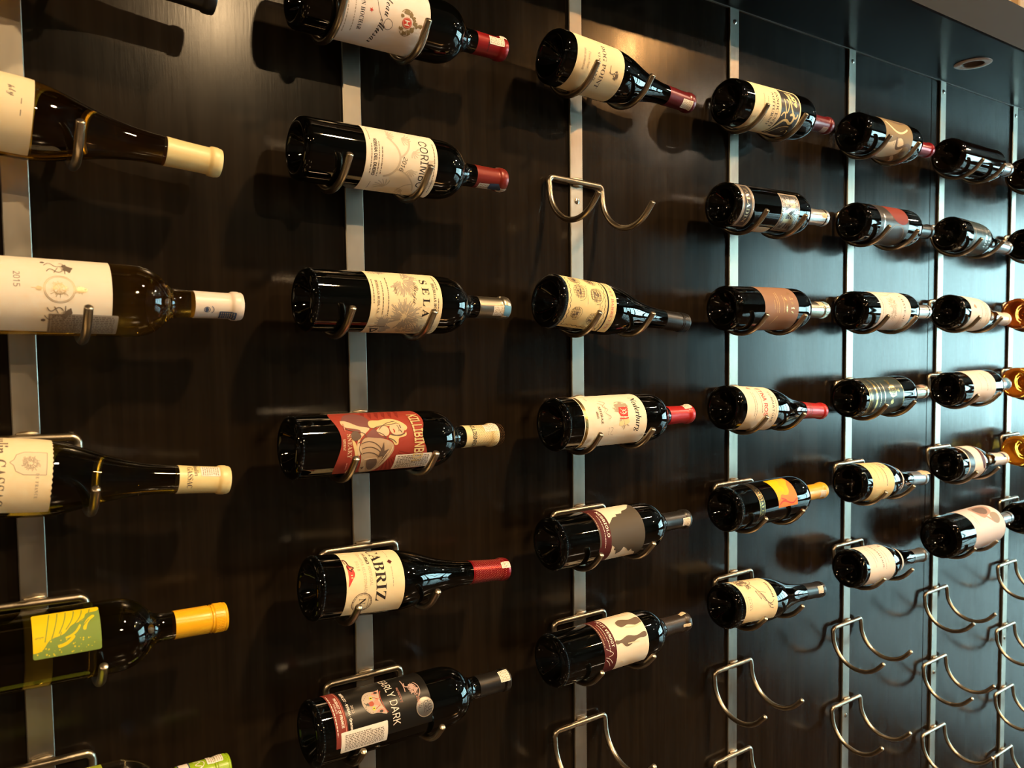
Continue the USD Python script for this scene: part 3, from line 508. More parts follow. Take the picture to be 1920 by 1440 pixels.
b.print(l, 'face', [zz([(1040, 260), (1060, 205), (1150, 182), (1240, 195), (1290, 250), (1270, 310), (1170, 345), (1080, 325)])], 'skin')
b.print(l, 'dress', [zz([(620, 350), (680, 280), (800, 250), (825, 305), (955, 380), (800, 370)])], 'plum')
b.print(l, 'line_drawing', [zl([(860, 250), (1000, 170), (1160, 145)], .9), zl([(760, 235), (900, 200), (1040, 190), (1190, 165)], .9), zl([(1040, 330), (1150, 352), (1280, 330)], 1.4), zl([(1000, 390), (1080, 420), (1120, 460)], 1.2), zl([(820, 290), (900, 320), (960, 380)], .9), zl([(540, 440), (680, 420), (880, 560)], .9), zl([(545, 520), (680, 500), (860, 590)], .9), zl([(560, 590), (680, 580), (820, 640)], .9), zl([(1180, 205), (1200, 250), (1190, 290)], .8), zl([(1225, 205), (1235, 240)], 1.3), zl([(1215, 275), (1240, 310)], 1.3), zl([(290, 190), (460, 260), (600, 300), (480, 430)], .9), zl([(520, 440), (500, 520), (540, 600)], .8)], 'robe_dark')
b.print(l, 'mouth', [zl([(1102, 262), (1112, 280), (1108, 302)], 1.5)], 'vermilion')
b.print(l, 'shadow_shape', [zz([(815, 660), (910, 435), (918, 570), (995, 545), (960, 650), (870, 770), (905, 640)], P_), zz([(640, 700), (800, 690), (815, 780), (740, 850), (665, 800)]), zz([(380, 300), (480, 270), (540, 330), (470, 390)]), zz([(560, 800), (620, 790), (600, 830)], P_)], 'robe_dark')
b.print(l, 'highlight', [zl([(1060, 520), (960, 700), (800, 850)], 1.2), zl([(600, 680), (700, 670), (800, 670)], 1.4), zl([(840, 800), (900, 700), (990, 570)], 1.0)], 'skin')
b.print(l, 'title', [T('KILLIBINBIN', -7, 98, 12.5, 'sans', bold=True, fit=64, arc=1.5)], 'hair'); b.print(l, 'lettering', [T('SNEAKY', 0, 12, 5.2, 'serif', fit=28), T('SHIRAZ', -2, 6.5, 3.2, 'serif', fit=13)], 'skin'); b.print(l, 'small_print', [micro([(-28, -18, 10), (20, 30, 12)], 41, 1.2)], 'red_pale')
k = b.label(123, 50, 24, -46, 'white', name='back_label', lab='white importer sticker', off=.34); b.print(k, 'small_print', [Dv(x, 3, 47, 1.1, int(80 + x * 3)) for x in np.arange(-10, 10, 2.3)], 'ink_soft')
b.capsule(232, 'cream'); b.on_cap('capsule_print', union_all([E_(x + (.9 if int(y / 1.8) % 2 else 0), y, .42, .42, 2) for x in np.arange(-44, 44, 2.2) for y in np.arange(16, 58, 1.8)]), 234, 0, 'brown'); b.on_cap('lettering', T('KILLIBINBIN', 2, 6, 5.6, 'sans', bold=True, fit=38), 236, 10, 'ink'); b.seal(278, 44, 14, 21)
b.knurl(7.0, 60)
b = Bottle(1, 5, 'burg', -101, 'red wine bottle with cream label, small red figure and crimson capsule', R=38)
l = b.label(34, 76, 112, 20, 'ivory', shape=R_(-54, 0, 58, 76, .8))
b.print(l, 'lettering', [T('CABRIZ', -1, 38, 13.5, 'serif', fit=76), T('DOC', -26, 30, 3.2, 'serif'), T('DAO', -15, 29.6, 3.8, 'serif', bold=True), T('N', 36, 17, 8.5, 'serif')], 'ink')
b.print(l, 'lettering', [T('PORTUGAL', 6, 30, 3.4, 'sans', fit=24), T('COLHEITA SELECIONADA', -2, 22.5, 3.2, 'sans', fit=58, track=.06), T('2018', -8, 16, 3.2, 'sans', track=.2), micro([(-34, -17, 60)], 51, .7), micro([(-3, 22, 60)], 52, .7)], 'ink_pale')
b.print(l, 'seal_mark', [ring(38, 21, 13, .8), ring(38, 21, 11.4, .4), L_([(28, 29), (48, 29)], .5), petals(38, 21, 13.2, 60, 4, w=.5).difference(E_(38, 21, 10.2, 10.2))], 'ink_soft')
b.print(l, 'figure', [B_([(-9, 5), (-6, 8.5), (-2, 11), (4, 11.5), (8, 9), (15, 4.5), (17, 3), (9, 3.6), (3, 3.6), (-4, 3.5), (-7, 3)]).difference(union_all([E_(-4, 7, 1.5, 1.2), R_(3, 6.5, 4.4, 9), R_(6, 6.5, 7.4, 9)]))], 'red_ink'); b.print(l, 'figure_outline', [C_([(-18, 1.5), (-13, 5), (-8, 7), (-6, 11), (-3, 8)], 1.5), C_([(-9, 4), (-4, 5), (-1, 8.5)], 1.3), C_([(-19, 0.8), (-15, 1.2), (-11, 2.6)], .7)], 'maroon')
b.print(l, 'diamond', [P_([(-10, 57), (-6.6, 60.2), (-10, 63.5), (-13.4, 60.2)])], 'maroon')
b.capsule(220, 'crimson'); b.on_cap('capsule_print', union_all([E_(x + (.9 if int(y / 2) % 2 else 0), y, .35, .35, 2) for x in np.arange(-44, 44, 2.4) for y in np.arange(2, 52, 2.0)]), 222, 0, 'red_pale'); b.seal(282, 20, 9, 14); b.knurl(7, 70)
b = Bottle(1, 6, 'bord', -106, 'red wine bottle with black cat face label and round silver sticker', R=38)
l = b.label(22, 128, 92, 24, 'black_label', shape=R_(-44, 0, 41, 128, 1))
b.print(l, 'red_band', [R_(-44, 0, 48, 15)], 'brick'); b.print(l, 'rule', [R_(-44, 12.6, 48, 13.2)], 'red_pale')
b.print(l, 'lettering', [T('PRODUCT OF FRANCE', -2, 8, 2.8, 'sans', bold=True, fit=40), T('FRANCE', -6, 4.6, 2.0, 'sans', fit=14), micro([(-30, 26, 1.6)], 61, 1.1), T('MERLOT · SYRAH · Grenache', 0, 18.5, 3.0, 'sans', bold=True, fit=58), T('2013', 0, 24, 2.6, 'sans', fit=10)], 'pink_white')
cat_y = 40
b.print(l, 'cat_face', [B_([(-18, 66), (-16, 58), (-17, 50), (-12, 42), (-4, 39), (5, 41), (11, 47), (12, 56), (15, 67), (7, 64), (0, 62), (-8, 63)])], 'cat_cream')
b.print(l, 'cat_marking', [B_([(-16, 64), (-11, 60), (-12, 54), (-15, 58)]), B_([(13, 64), (8, 60), (10, 55), (12, 58)]), B_([(-4, 63), (-1.5, 54), (1.5, 54), (4, 62), (0, 60)]), C_([(-12, 56), (-8, 60)], 1.2), C_([(8, 60), (11, 54)], 1.2)], 'cat_pink')
b.print(l, 'cat_marking', [B_([(-1.4, 53), (1.6, 53), (2, 47), (0, 45.5), (-2, 47)]), C_([(-14, 67), (-8, 64), (0, 63.5), (8, 65), (14, 68)], .8), C_([(-4, 60), (-8, 54)], .8), C_([(4, 60), (7, 54)], .8)], 'cat_red')
b.print(l, 'cat_nose', [B_([(-2, 46), (2, 46), (0, 43.4)]), C_([(0, 43.4), (-3, 41.6)], .7), C_([(0, 43.4), (3, 41.6)], .7), E_(-13, 60, 1.6, 2.4), E_(11, 60, 1.6, 2.4)], 'charcoal')
b.print(l, 'cat_eye', [E_(-7, 51.5, 2.2, 2.0), E_(6, 51.5, 2.2, 2.0)], 'eye_yellow'); b.print(l, 'cat_pupil', [E_(-7, 51.5, .8, 1.4), E_(6, 51.5, .8, 1.4)], 'charcoal')
b.print(l, 'whisker', [E_(x, y, .45, .45, 2) for x, y in [(-9, 44), (-7, 42), (-11, 46), (7, 43.5), (9, 45.5), (5, 42), (-12, 49), (10, 49)]], 'robe_dark')
b.print(l, 'title', [T('EARLY DARK', -2, 73, 9.5, 'sans', bold=False, fit=66)], 'pink_white'); b.print(l, 'lettering', [T('RESERVE', -2, 87, 2.6, 'sans', fit=20), T('SENTINEL', 4, 109, 3.6, 'sans', fit=26)], 'cat_pink')
b.print(l, 'crest', [C_([(-16, 100), (-10, 104), (-12, 110), (-6, 106), (-4, 112), (0, 104)], 1.2), C_([(-14, 112), (-8, 116), (0, 116), (6, 112)], 1.0), blob(-9, 108, 3.4, 5, 12, .5), petals(-5, 108, 9, 26, 8, w=.8), C_([(-22, 98), (-12, 98), (-4, 97)], 1.2)], 'rose_grey')
k = b.label(128, 24, 24, -6, 'warm_grey', shape=E_(0, 12, 12, 12, 12), name='medal_sticker', lab='round silver sticker', off=.36)
b.print(k, 'medal_face', [E_(0, 12, 11.2, 11.2)], 'silver'); b.print(k, 'lettering', [T('black', 0, 12, 6.5, 'sans', fit=14), L_([(-6, 10.5), (6, 10.5)], .6), Dv(-5, 3, 9, .6, 5), Dv(-3, 3, 9, .6, 6), Dv(-1, 3, 8, .6, 7)] + [L_([(x, 17), (x, 21)], .7) for x in (-5, -2, 1, 4)], 'charcoal')
k = b.label(28, 60, 26, -30, 'white', name='back_label', lab='white importer sticker', off=.34)
b.print(k, 'small_print', [Dv(x, 5, 55 if x > -8 else 38, 1.0, int(90 + x * 3)) for x in np.arange(-9, 11, 2.0)], 'ink_soft')
b.capsule(233, 'charcoal', 'plain'); b.seal(282, 22, 17, 15); b.knurl(7, 70)

# --- rail 3
b = Bottle(2, 1, 'burg', -101, 'red wine bottle with cream label, tiny tree drawing and dark red capsule', R=38)
l = b.label(20, 88, 112, 8, 'ivory', shape=R_(-56, 0, 58, 88, 1))
b.print(l, 'lettering', [T('DOG POINT', -2, 46, 7, 'serif', fit=64), T('VINEYARD', 0, 37, 4.2, 'serif', fit=40, track=.12)], 'ink_soft'); b.print(l, 'lettering', [T('Pinot Noir', -4, 20, 4, 'italic', fit=24), T('MARLBOROUGH', -4, 12, 3.4, 'serif', fit=30)], 'ink_pale')
b.print(l, 'tree_drawing', [C_([(-6, 62), (0, 62.4), (4, 62)], .9), C_([(2, 62), (4, 67), (3, 70), (5, 74)], 1.1), C_([(4, 68), (8, 72)], .8), C_([(3, 70), (0, 73)], .8), blob(9, 73, 2.2, 3, 9, .5), blob(5, 76, 2.4, 5, 9, .5), blob(0, 74, 1.8, 6, 9, .5), petals(5, 74, 6, 20, 7, 0, 180, .6)], 'ink_soft')
b.capsule(222, 'wine'); b.seal(268, -14, 16, 21)
b = Bottle(2, 3, 'burg', -113, 'red wine bottle with yellowed drawing label and black capsule', R=38)
l = b.label(12, 90, 112, 15, 'yellowed', shape=R_(-56, 0, 52, 90, .6))
wv = lambda y: smooth_path([(x, y + (.9 if i % 2 else -.9)) for i, x in enumerate(np.linspace(-53, 49, 26))])
b.print(l, 'wavy_border', [LineString(wv(4)).buffer(.45), LineString(wv(68)).buffer(.45), LineString(smooth_path([(46 + (.9 if i % 2 else -.9), y) for i, y in enumerate(np.linspace(4, 68, 16))])).buffer(.45), LineString(smooth_path([(-51 + (.9 if i % 2 else -.9), y) for i, y in enumerate(np.linspace(4, 68, 16))])).buffer(.45)], 'ink_soft')
b.print(l, 'dark_rule', [R_(-56, 72.5, 52, 75.2)], 'ink')
vg = []
for cx, cy, r, sd in [(-30, 19, 9, 1), (-34, 50, 9, 2), (24, 17, 9, 3), (30, 50, 10, 4), (-8, 21, 11, 5), (-6, 52, 11, 6)]:
    q = np.random.default_rng(sd); clip = E_(cx, cy, r, r)
    vg.append(union_all([C_([(cx - r, cy + k + q.uniform(-.6, .6)), (cx, cy + k * 1.25 + q.uniform(-.8, .8)), (cx + r, cy + k + q.uniform(-.6, .6))], q.uniform(.4, 1.1)) for k in np.arange(-r + 1, r, 1.9)] + [C_([(cx + k, cy - r), (cx + k * 1.3, cy), (cx + k, cy + r)], q.uniform(.3, .6)) for k in np.arange(-r + 1.5, r, 3.1)] + [blob(cx + q.uniform(-4, 4), cy + q.uniform(-4, 4), 1.7, sd * 7 + i) for i in range(4)]).intersection(clip)); vg.append(C_([(cx - r, cy + 2), (cx - r * .4, cy + r * 1.2), (cx + r * .8, cy + r * .9), (cx + r * 1.25, cy)], .5))
b.print(l, 'vignette', vg, 'ink_soft'); b.print(l, 'lettering', [micro([(8, 22, 62), (6, 20, 58), (-4, 10, 35), (-20, -10, 35)], 71, .8)], 'ink_pale')
b.print(l, 'lettering', [T('CONTET BARRET PE', 0, 80, 4.8, 'serif', fit=88)], 'red_pale')
b.capsule(219, 'charcoal', 'screw'); b.knurl(7.5, 90); b.knurl(10, 90)
b = Bottle(2, 4, 'bord', -106, 'red wine bottle with cream crested label, gold edge and red capsule', R=38)
l = b.label(33, 122, 116, 11, 'cream', shape=R_(-60, 0, 56, 122, 1))
b.print(l, 'gold_stripe', [R_(-60, 1.2, 56, 6.5)], 'gold'); b.print(l, 'title', [T('Nederburg', -1, 100, 11, 'bold_italic', fit=58, rot=-3)], 'ink')
b.print(l, 'crest', [petals(-2, 74, 19, 46, 3, 100, 260, 1.2), blob(-17, 77, 4, 2, 10, .5), blob(-14, 86, 3.4, 3, 10, .5), blob(-14, 67, 3, 3, 10, .5), C_([(-19, 66), (-21, 76), (-14, 88)], 1), petals(12, 76, 11, 26, 5, 0, 360, .9)], 'ink_pale'); b.print(l, 'crest_wing', [blob(10, 80, 6, 6, 10, .4), blob(13, 70, 4, 7, 10, .4)], 'yellowed')
b.print(l, 'crest_shield', [P_([(-11, 87), (4, 84), (3, 70), (-2, 67), (-11, 70)])], 'red_ink'); b.print(l, 'crest_mark', [C_([(-9, 72), (-5, 78), (-8, 84)], .8), C_([(-3, 70), (0, 76), (-4, 84)], .8), ring(-3.5, 78, 3, .8)], 'cream'); b.print(l, 'crest_ribbon', [C_([(6, 68), (7, 75), (6, 84)], 1.6)], 'red_ink')
b.print(l, 'lettering', [T('SHIRAZ', -1, 31, 4.2, 'serif', fit=26), T('2021', -1, 24, 3.4, 'serif')], 'ink_soft'); b.print(l, 'signature', [C_([(-24, 40), (-18, 46), (-14, 40), (-8, 48), (-4, 42), (2, 50), (6, 45)], .6), C_([(-20, 34), (-12, 44), (-4, 38)], .5), C_([(18, 50), (20, 54), (26, 51), (30, 56)], .6), micro([(18, 30, 46)], 83, .7), micro([(-34, -26, 18)], 84, .7)], 'ink_pale')
b.capsule(227, 'vermilion'); b.seal(279, 62, 14, 16); b.knurl(7.5, 90)
for row, label, txt, x0, sd in [(5, 'red wine bottle with maroon banded label and jagged grey shape', 'NEBBIOLO', 68, 4), (6, 'red wine bottle with maroon banded cream label of brown brush strokes', 'PETIT VERDOT', 76, 5)]:
    b = Bottle(2, row, 'bord', -114, label, R=38)
    l = b.label(x0, 90, 112, 2 if row == 5 else 12, 'cream', shape=R_(-58, 0, 54, 90, 1))
    b.print(l, 'maroon_band', [R_(-58, 0, 54, 24)], 'maroon'); b.print(l, 'lettering', [T(txt, -14, 16, 4.2, 'sans', bold=True, fit=44 if row == 5 else 52, track=.05), micro([(-30, 18, 11)], 90 + row, 1.0)], 'pink_white')
    b.print(l, 'edge_print', [micro([(-40, 10, 1.5)], 95 + row, 1.4)], 'ink_pale'); b.print(l, 'small_print', [micro([(-28, 0, 6.5)], 97 + row, .8)], 'red_pale')
    if row == 5:
        b.print(l, 'dark_shape', [P_([(-10, 22), (-16, 30), (-21, 36), (-22, 45), (-26, 46), (-26, 58), (-31, 62), (-33, 72), (-36, 78), (-50, 92), (54, 92), (54, 84), (42, 78), (38, 70), (33, 66), (37, 62), (30, 55), (26, 48), (34, 44), (38, 36), (30, 34), (28, 29), (24, 30), (20, 24), (20, 0), (-6, 0)])], 'grey_brown'); b.print(l, 'maroon_band', [R_(-58, 3, 20, 22)], 'maroon'); b.print(l, 'lettering', [T(txt, -16, 15, 4.4, 'sans', bold=True, fit=46, track=.05), micro([(-30, 22, 10)], 99, 1.0)], 'pink_white')
    else:
        b.print(l, 'brush_stroke', [B_([(-25, 47), (-19, 42), (-13, 46), (-14, 60), (-11, 72), (-12, 88), (-22, 88), (-22, 72), (-25, 60)]), B_([(4, 27), (8, 24), (10, 27), (10, 36), (15, 41), (13, 60), (10, 76), (8, 88), (5, 88), (5, 70), (2, 50), (5, 38)])], 'taupe'); b.print(l, 'brush_stroke', [C_([(-42, 30), (-40, 50), (-43, 72), (-42, 86)], 3.2), C_([(-11, 56), (-9, 70), (-11, 86)], 2.4), C_([(38, 34), (40, 38)], 3), C_([(-36, 60), (-35, 80)], 2), C_([(13, 48), (14, 70)], 1.6)], 'sand')
        b.print(l, 'signature', [C_([(12, 4), (16, 10), (20, 16), (24, 8)], .8), C_([(24, 2), (30, 12), (36, 16)], .8), C_([(28, 3), (34, 9), (40, 12)], .8)], 'pink_white')
    b.capsule(224, 'charcoal' if row == 5 else 'brown'); b.seal(279, -22, 14, 15) if row == 5 else (b.seal(282, 60, 8, 12, 'sand'), b.seal(279, -24, 5, 16, 'sand')); b.knurl(7.5, 90)

# --- rail 4
b = Bottle(3, 1, 'bord', -99, 'red wine bottle with cream label of black swirling drawing', R=38)
l = b.label(28, 124, 118, 10, 'ivory', shape=R_(-60, 0, 60, 124, 1))
art = P_([(-42, 74), (-40, 118), (-20, 120), (46, 118), (50, 104), (48, 62), (30, 68), (10, 72), (-12, 70)]).buffer(1)
b.print(l, 'drawing_ground', [art], 'charcoal')
b.print(l, 'drawing', [C_([(-36, 90), (-22, 94), (-8, 98), (4, 106), (8, 112), (2, 116)], 3.4), C_([(44, 66), (30, 72), (18, 80), (14, 92), (18, 104), (8, 108), (4, 98)], 4.6), C_([(48, 74), (34, 80), (26, 92), (24, 106)], 1.6), C_([(-20, 80), (-6, 82), (2, 86), (-6, 90), (-20, 86)], 2.4), blob(-24, 108, 6, 3, 9, .4), blob(-32, 104, 4, 4, 9, .4), blob(-14, 110, 4, 5, 9, .4), C_([(8, 74), (2, 80), (10, 86)], 2.6), C_([(36, 100), (32, 110), (40, 114)], 2.0), C_([(-38, 98), (-28, 96), (-14, 102)], 1.8)], 'yellowed')
b.print(l, 'drawing_line', [C_([(40, 68), (28, 75), (16, 86)], .8), E_(-24, 108, 2, 2), E_(-32, 104, 1.4, 1.4), C_([(36, 72), (24, 80), (19, 94)], .6), E_(34, 106, 3, 3)], 'charcoal')
b.print(l, 'lettering', [T('INNOCENTI', 0, 56, 7, 'serif', fit=62), T('NOTTURNO', 0, 46, 6, 'serif', fit=56)], 'ink_soft'); b.print(l, 'small_print', [micro([(-22, 10, 24), (-18, 30, 34)], 101, 1.0)], 'ink_pale')
b.capsule(214, 'wine'); b.seal(268, -36, 14, 16, 'rose_grey')
b = Bottle(3, 2, 'bord', -112, 'dark bottle with two silver framed letter plates and white capsule', R=38)
l = b.label(10, 30, 82, 6, 'warm_grey', shape=R_(-44, 0, 40, 30)); b.print(l, 'plate', [R_(-40, 6, 36, 24)], 'charcoal'); b.print(l, 'lettering', [T('PALADIN', -2, 11, 8, 'serif', fit=62)], 'pale_gold'); b.print(l, 'border_line', [frame(-43, 1, 39, 29, 1.2)], 'silver')
k = b.label(113, 51, 74, 2, 'warm_grey', shape=R_(-36, 0, 38, 51), name='emblem_label'); b.print(k, 'plate', [R_(-33, 3, 35, 48)], 'charcoal'); b.print(k, 'filigree', [petals(0, 25, 34, 110, 7, w=.8), frame(-31, 5, 33, 46, 1.2), frame(-28, 8, 30, 43, .7)], 'silver'); b.print(k, 'lettering', [T('M', 0, 11, 28, 'serif', fit=44)], 'pale_gold')
k2 = b.label(60, 48, 26, -66, 'sand', name='back_label'); b.capsule(220, 'silver', 'plain'); b.seal(278, 20, 10, 12, 'sand')
b = Bottle(3, 3, 'bord', -108, 'dark bottle with clay brown label and grey foil top', R=38)
l = b.label(66, 93, 112, 12, 'clay', shape=R_(-58, 0, 56, 93, 1)); b.print(l, 'lettering', [T('SCAIA', -4, 72, 7, 'sans', fit=42, track=.3), T('PARADISO', -2, 58, 4.0, 'serif', fit=36)], 'gold'); b.print(l, 'small_print', [micro([(-18, 14, 52), (-24, 14, 38), (-22, 14, 33), (-8, 8, 26)], 111, 1.1), C_([(20, 36), (28, 30), (36, 26)], .7)], 'hair')
b.capsule(217, 'pewter', 'screw'); b.seal(268, 62, 16, 16, 'sand')
b = Bottle(3, 4, 'burg', -106, 'red wine bottle with cream label of red capitals and bright red capsule', R=38)
l = b.label(18, 84, 112, 3, 'cream', shape=R_(-58, 0, 56, 84, 1)); b.print(l, 'title', [T('ETNA ROSSO', -2, 45, 9, 'sans', bold=True, fit=72)], 'red_ink'); b.print(l, 'lettering', [T('TORNATORE', 0, 67, 5.4, 'sans', fit=60, track=.06)], 'ink'); b.print(l, 'small_print', [micro([(-34, 14, 39), (-24, 26, 25), (-26, 20, 20), (-20, 24, 77)], 121, .9)], 'ink_soft'); b.print(l, 'small_mark', [blob(-36, 26, 4, 3)], 'red_pale')
b.capsule(212, 'vermilion'); b.on_cap('cap_band', R_(-47, 0, 47, 1.4), 222, 0, 'ink_soft'); b.on_cap('cap_band', R_(-47, 0, 47, 1.4), 228, 0, 'ink_soft')
b = Bottle(3, 5, 'bord', -106, 'dark bottle with small orange and yellow label and mustard capsule', R=38)
k = b.label(53, 14, 88, 14, 'black_label', shape=R_(-46, 0, 42, 14), name='name_band'); b.print(k, 'lettering', [T('GRAMMATTA', 0, 5, 5.6, 'serif', fit=66), micro([(-34, 34, 2)], 131, 1.0)], 'gold'); b.print(k, 'border_line', [R_(-46, 0, 42, .8), R_(-46, 13.2, 42, 14)], 'gold')
l = b.label(104, 54, 60, 22, 'orange', shape=R_(-30, 0, 30, 54)); b.print(l, 'colour_wash', [B_([(-32, -2), (-32, 40), (-20, 50), (-8, 40), (4, 36), (10, 24), (8, 12), (16, 4), (18, -2)]), blob(2, 26, 8, 3)], 'amber_ink'); b.print(l, 'colour_wash', [B_([(-34, -2), (-34, 24), (-22, 30), (-10, 20), (0, 14), (2, 4), (-4, -2)]), blob(-4, 20, 7, 5)], 'yellow'); b.print(l, 'colour_wash', [C_([(24, 4), (20, 20), (25, 36), (20, 50)], 2.4), C_([(14, 10), (18, 22)], 2)], 'red_ink')
b.capsule(222, 'mustard'); b.seal(275, -30, 15, 15); b.knurl(7.5, 90); b.knurl(10.5, 90)
b = Bottle(3, 6, 'burg', -107, 'red wine bottle with cream branch drawing label and charcoal capsule', R=38)
l = b.label(18, 86, 112, 20, 'ivory', shape=R_(-60, 0, 54, 86, 1))
dr = [C_([(-34, 8), (-26, 20), (-18, 34), (-4, 42), (8, 50), (20, 60), (26, 72)], 1.4), C_([(-40, 40), (-34, 60), (-28, 68)], .9), C_([(-34, 34), (-34, 50), (-32, 58)], .8), C_([(0, 44), (2, 54), (4, 60)], .8), C_([(20, 60), (22, 70), (18, 76)], 1.0), C_([(18, 58), (28, 64), (32, 74)], 1.0), C_([(-18, 34), (-24, 44), (-30, 46)], 1.0), C_([(24, 66), (30, 64)], .9)]
for cx, cy, r, sd in [(-30, 20, 9, 1), (-22, 14, 7, 2), (-26, 30, 7, 3), (-14, 26, 6, 4)]:
    q = np.random.default_rng(sd); dr += [C_([(cx + q.uniform(-r, r), cy + q.uniform(-r, r)) for _ in range(4)], .8) for _ in range(7)]
for p in [[(-2, 36), (6, 38), (14, 44), (8, 44), (-2, 38)], [(4, 46), (12, 48), (18, 56), (10, 54)]]: dr += [B_(p).difference(B_(p).buffer(-.9)), C_([p[0], p[2]], .6)]
b.print(l, 'branch_drawing', dr, 'ink_soft'); b.print(l, 'lettering', [T('Illimani', -2, 74, 5, 'serif', fit=32)], 'ink'); b.print(l, 'lettering', [T('LLAMA', 18, 10, 4, 'serif', fit=24, track=.1), micro([(6, 30, 4), (8, 28, 16)], 141, .8)], 'ink_pale')
b.capsule(221, 'charcoal', 'plain'); b.seal(272, -6, 14, 15); b.knurl(8, 60)

# --- rail 5
b = Bottle(4, 1, 'bord', -104, 'dark bottle with smoky gold wraparound label and wine red capsule', R=38)
l = b.label(58, 97, 150, 0, 'olive_gold', shape=R_(-74, 0, 74, 97)); b.print(l, 'marbling', [B_([(-10, -2), (20, -2), (40, 20), (30, 50), (12, 70), (-8, 60), (-2, 30)]), C_([(-40, 10), (-20, 40), (-30, 80)], 4), C_([(30, 60), (44, 80), (60, 90)], 7)], 'sand'); b.print(l, 'marbling', [C_([(-8, 40), (10, 54), (0, 80), (10, 96)], 6), C_([(-52, 20), (-44, 60), (-52, 90)], 7), C_([(40, 10), (52, 30), (50, 60)], 6), blob(20, 82, 8, 3)], 'taupe'); b.print(l, 'small_print', [micro([(-12, 6, 34), (-10, 4, 46)], 151, 1.0)], 'ink_soft')
b.capsule(218, 'crimson')
b = Bottle(4, 2, 'bord', -100, 'dark bottle with charcoal label fading to red and black capsule', R=38)
l = b.label(40, 102, 140, 4, 'charcoal', shape=R_(-70, 0, 70, 102)); b.print(l, 'red_patch', [B_([(-66, 40), (-20, 44), (-8, 60), (-10, 96), (-40, 104), (-68, 100)])], 'brick'); b.print(l, 'emblem_ring', [ring(26, 62, 30, 1.2, 16)], 'warm_grey'); b.print(l, 'lettering', [micro([(-22, 22, 12)], 161, 4.0)], 'silver')
b.capsule(210, 'charcoal')
b = Bottle(4, 3, 'bord', -106, 'dark bottle with cream landscape label and silver capsule', R=38)
l = b.label(50, 110, 124, 12, 'pink_white', shape=R_(-62, 0, 62, 110)); b.print(l, 'landscape_drawing', [C_([(-30, 20), (-28, 40), (-34, 58)], .9), C_([(-20, 30), (-10, 44), (-16, 60)], .8), petals(-8, 46, 18, 40, 5, w=.8), petals(14, 48, 14, 30, 6, w=.8), frame(-50, 16, 50, 74, .6)], 'ink_pale'); b.print(l, 'lettering', [T('CHATEAU', 0, 84, 6, 'serif', fit=56), micro([(-24, 24, 8)], 171, 1.4)], 'ink_soft')
b.capsule(222, 'silver', 'plain')
b = Bottle(4, 4, 'bord', -110, 'dark bottle with blue black label and gold crest and rings', R=38)
l = b.label(18, 126, 160, 10, 'teal_black', shape=R_(-80, 0, 80, 126)); b.print(l, 'gold_ring', [R_(-80, 0, 80, 2.4), R_(-80, 6, 80, 8), R_(-80, 11, 80, 12), R_(-80, 24, 80, 30), R_(-80, 123, 80, 125)], 'gold')
b.print(l, 'crest', [ring(0, 86, 12, 2.2, 12), ring(0, 86, 7.5, 1.2), ring(0, 86, 3.6, 1.4), petals(0, 86, 17, 30, 3, w=1.6).difference(E_(0, 86, 12, 12)), blob(-22, 84, 5, 4, 9, .5), blob(22, 84, 5, 5, 9, .5), blob(0, 106, 4, 6, 9, .5), C_([(-16, 84), (-28, 92)], 1.4), C_([(16, 84), (28, 78)], 1.4)], 'gold'); b.print(l, 'lettering', [micro([(-30, 30, 40)], 181, 2.0), micro([(-20, 22, 54), ], 182, 2.6)], 'pale_gold')
b.capsule(214, 'pewter'); b.seal(270, 60, 14, 18, 'rose_grey')
b = Bottle(4, 5, 'burg', -102, 'red wine bottle with pale yellow label, neck ring and grey capsule', R=38)
l = b.label(26, 78, 124, 14, 'yellowed', shape=R_(-64, 0, 62, 78)); b.print(l, 'crest', [blob(-28, 62, 4, 2, 10, .5), blob(-18, 63, 3.6, 3, 10, .5), petals(-23, 62, 8, 24, 4, w=.8)], 'rose_grey'); b.print(l, 'lettering', [micro([(-46, 24, 50)], 191, 2.4), micro([(-30, 16, 38), (-30, 10, 22)], 192, .9)], 'ink_soft'); b.print(l, 'relief_line', [C_([(-40, 12), (0, 8), (40, 12)], 1.2)], 'sand')
k = b.label(150, 8, 110, 0, 'pink_white', shape=R_(-58, 0, 58, 8), name='neck_label'); b.capsule(216, 'steel_blue'); b.seal(256, 64, 22, 36, 'sand'); b.knurl(7.5, 90)
b = Bottle(4, 6, 'burg', -100, 'red wine bottle with rosy cream label, neck ring and dark capsule', R=38)
l = b.label(18, 92, 124, 16, 'pink_white', shape=R_(-64, 0, 62, 92)); b.print(l, 'crest', [blob(-26, 78, 4, 12, 10, .3)], 'rose_grey'); b.print(l, 'lettering', [T('HERMITAGE', -4, 46, 5, 'serif', fit=56), micro([(-44, 16, 68), (-40, 26, 58), (-30, 10, 30), (-24, 20, 22)], 201, .9)], 'ink_soft')
k = b.label(152, 10, 110, 0, 'pink_white', shape=R_(-58, 0, 58, 10), name='neck_label'); b.capsule(226, 'grey'); b.on_cap('cap_band', R_(-47, 0, 47, 1.6), 226, 0, 'silver'); b.knurl(7.5, 90)

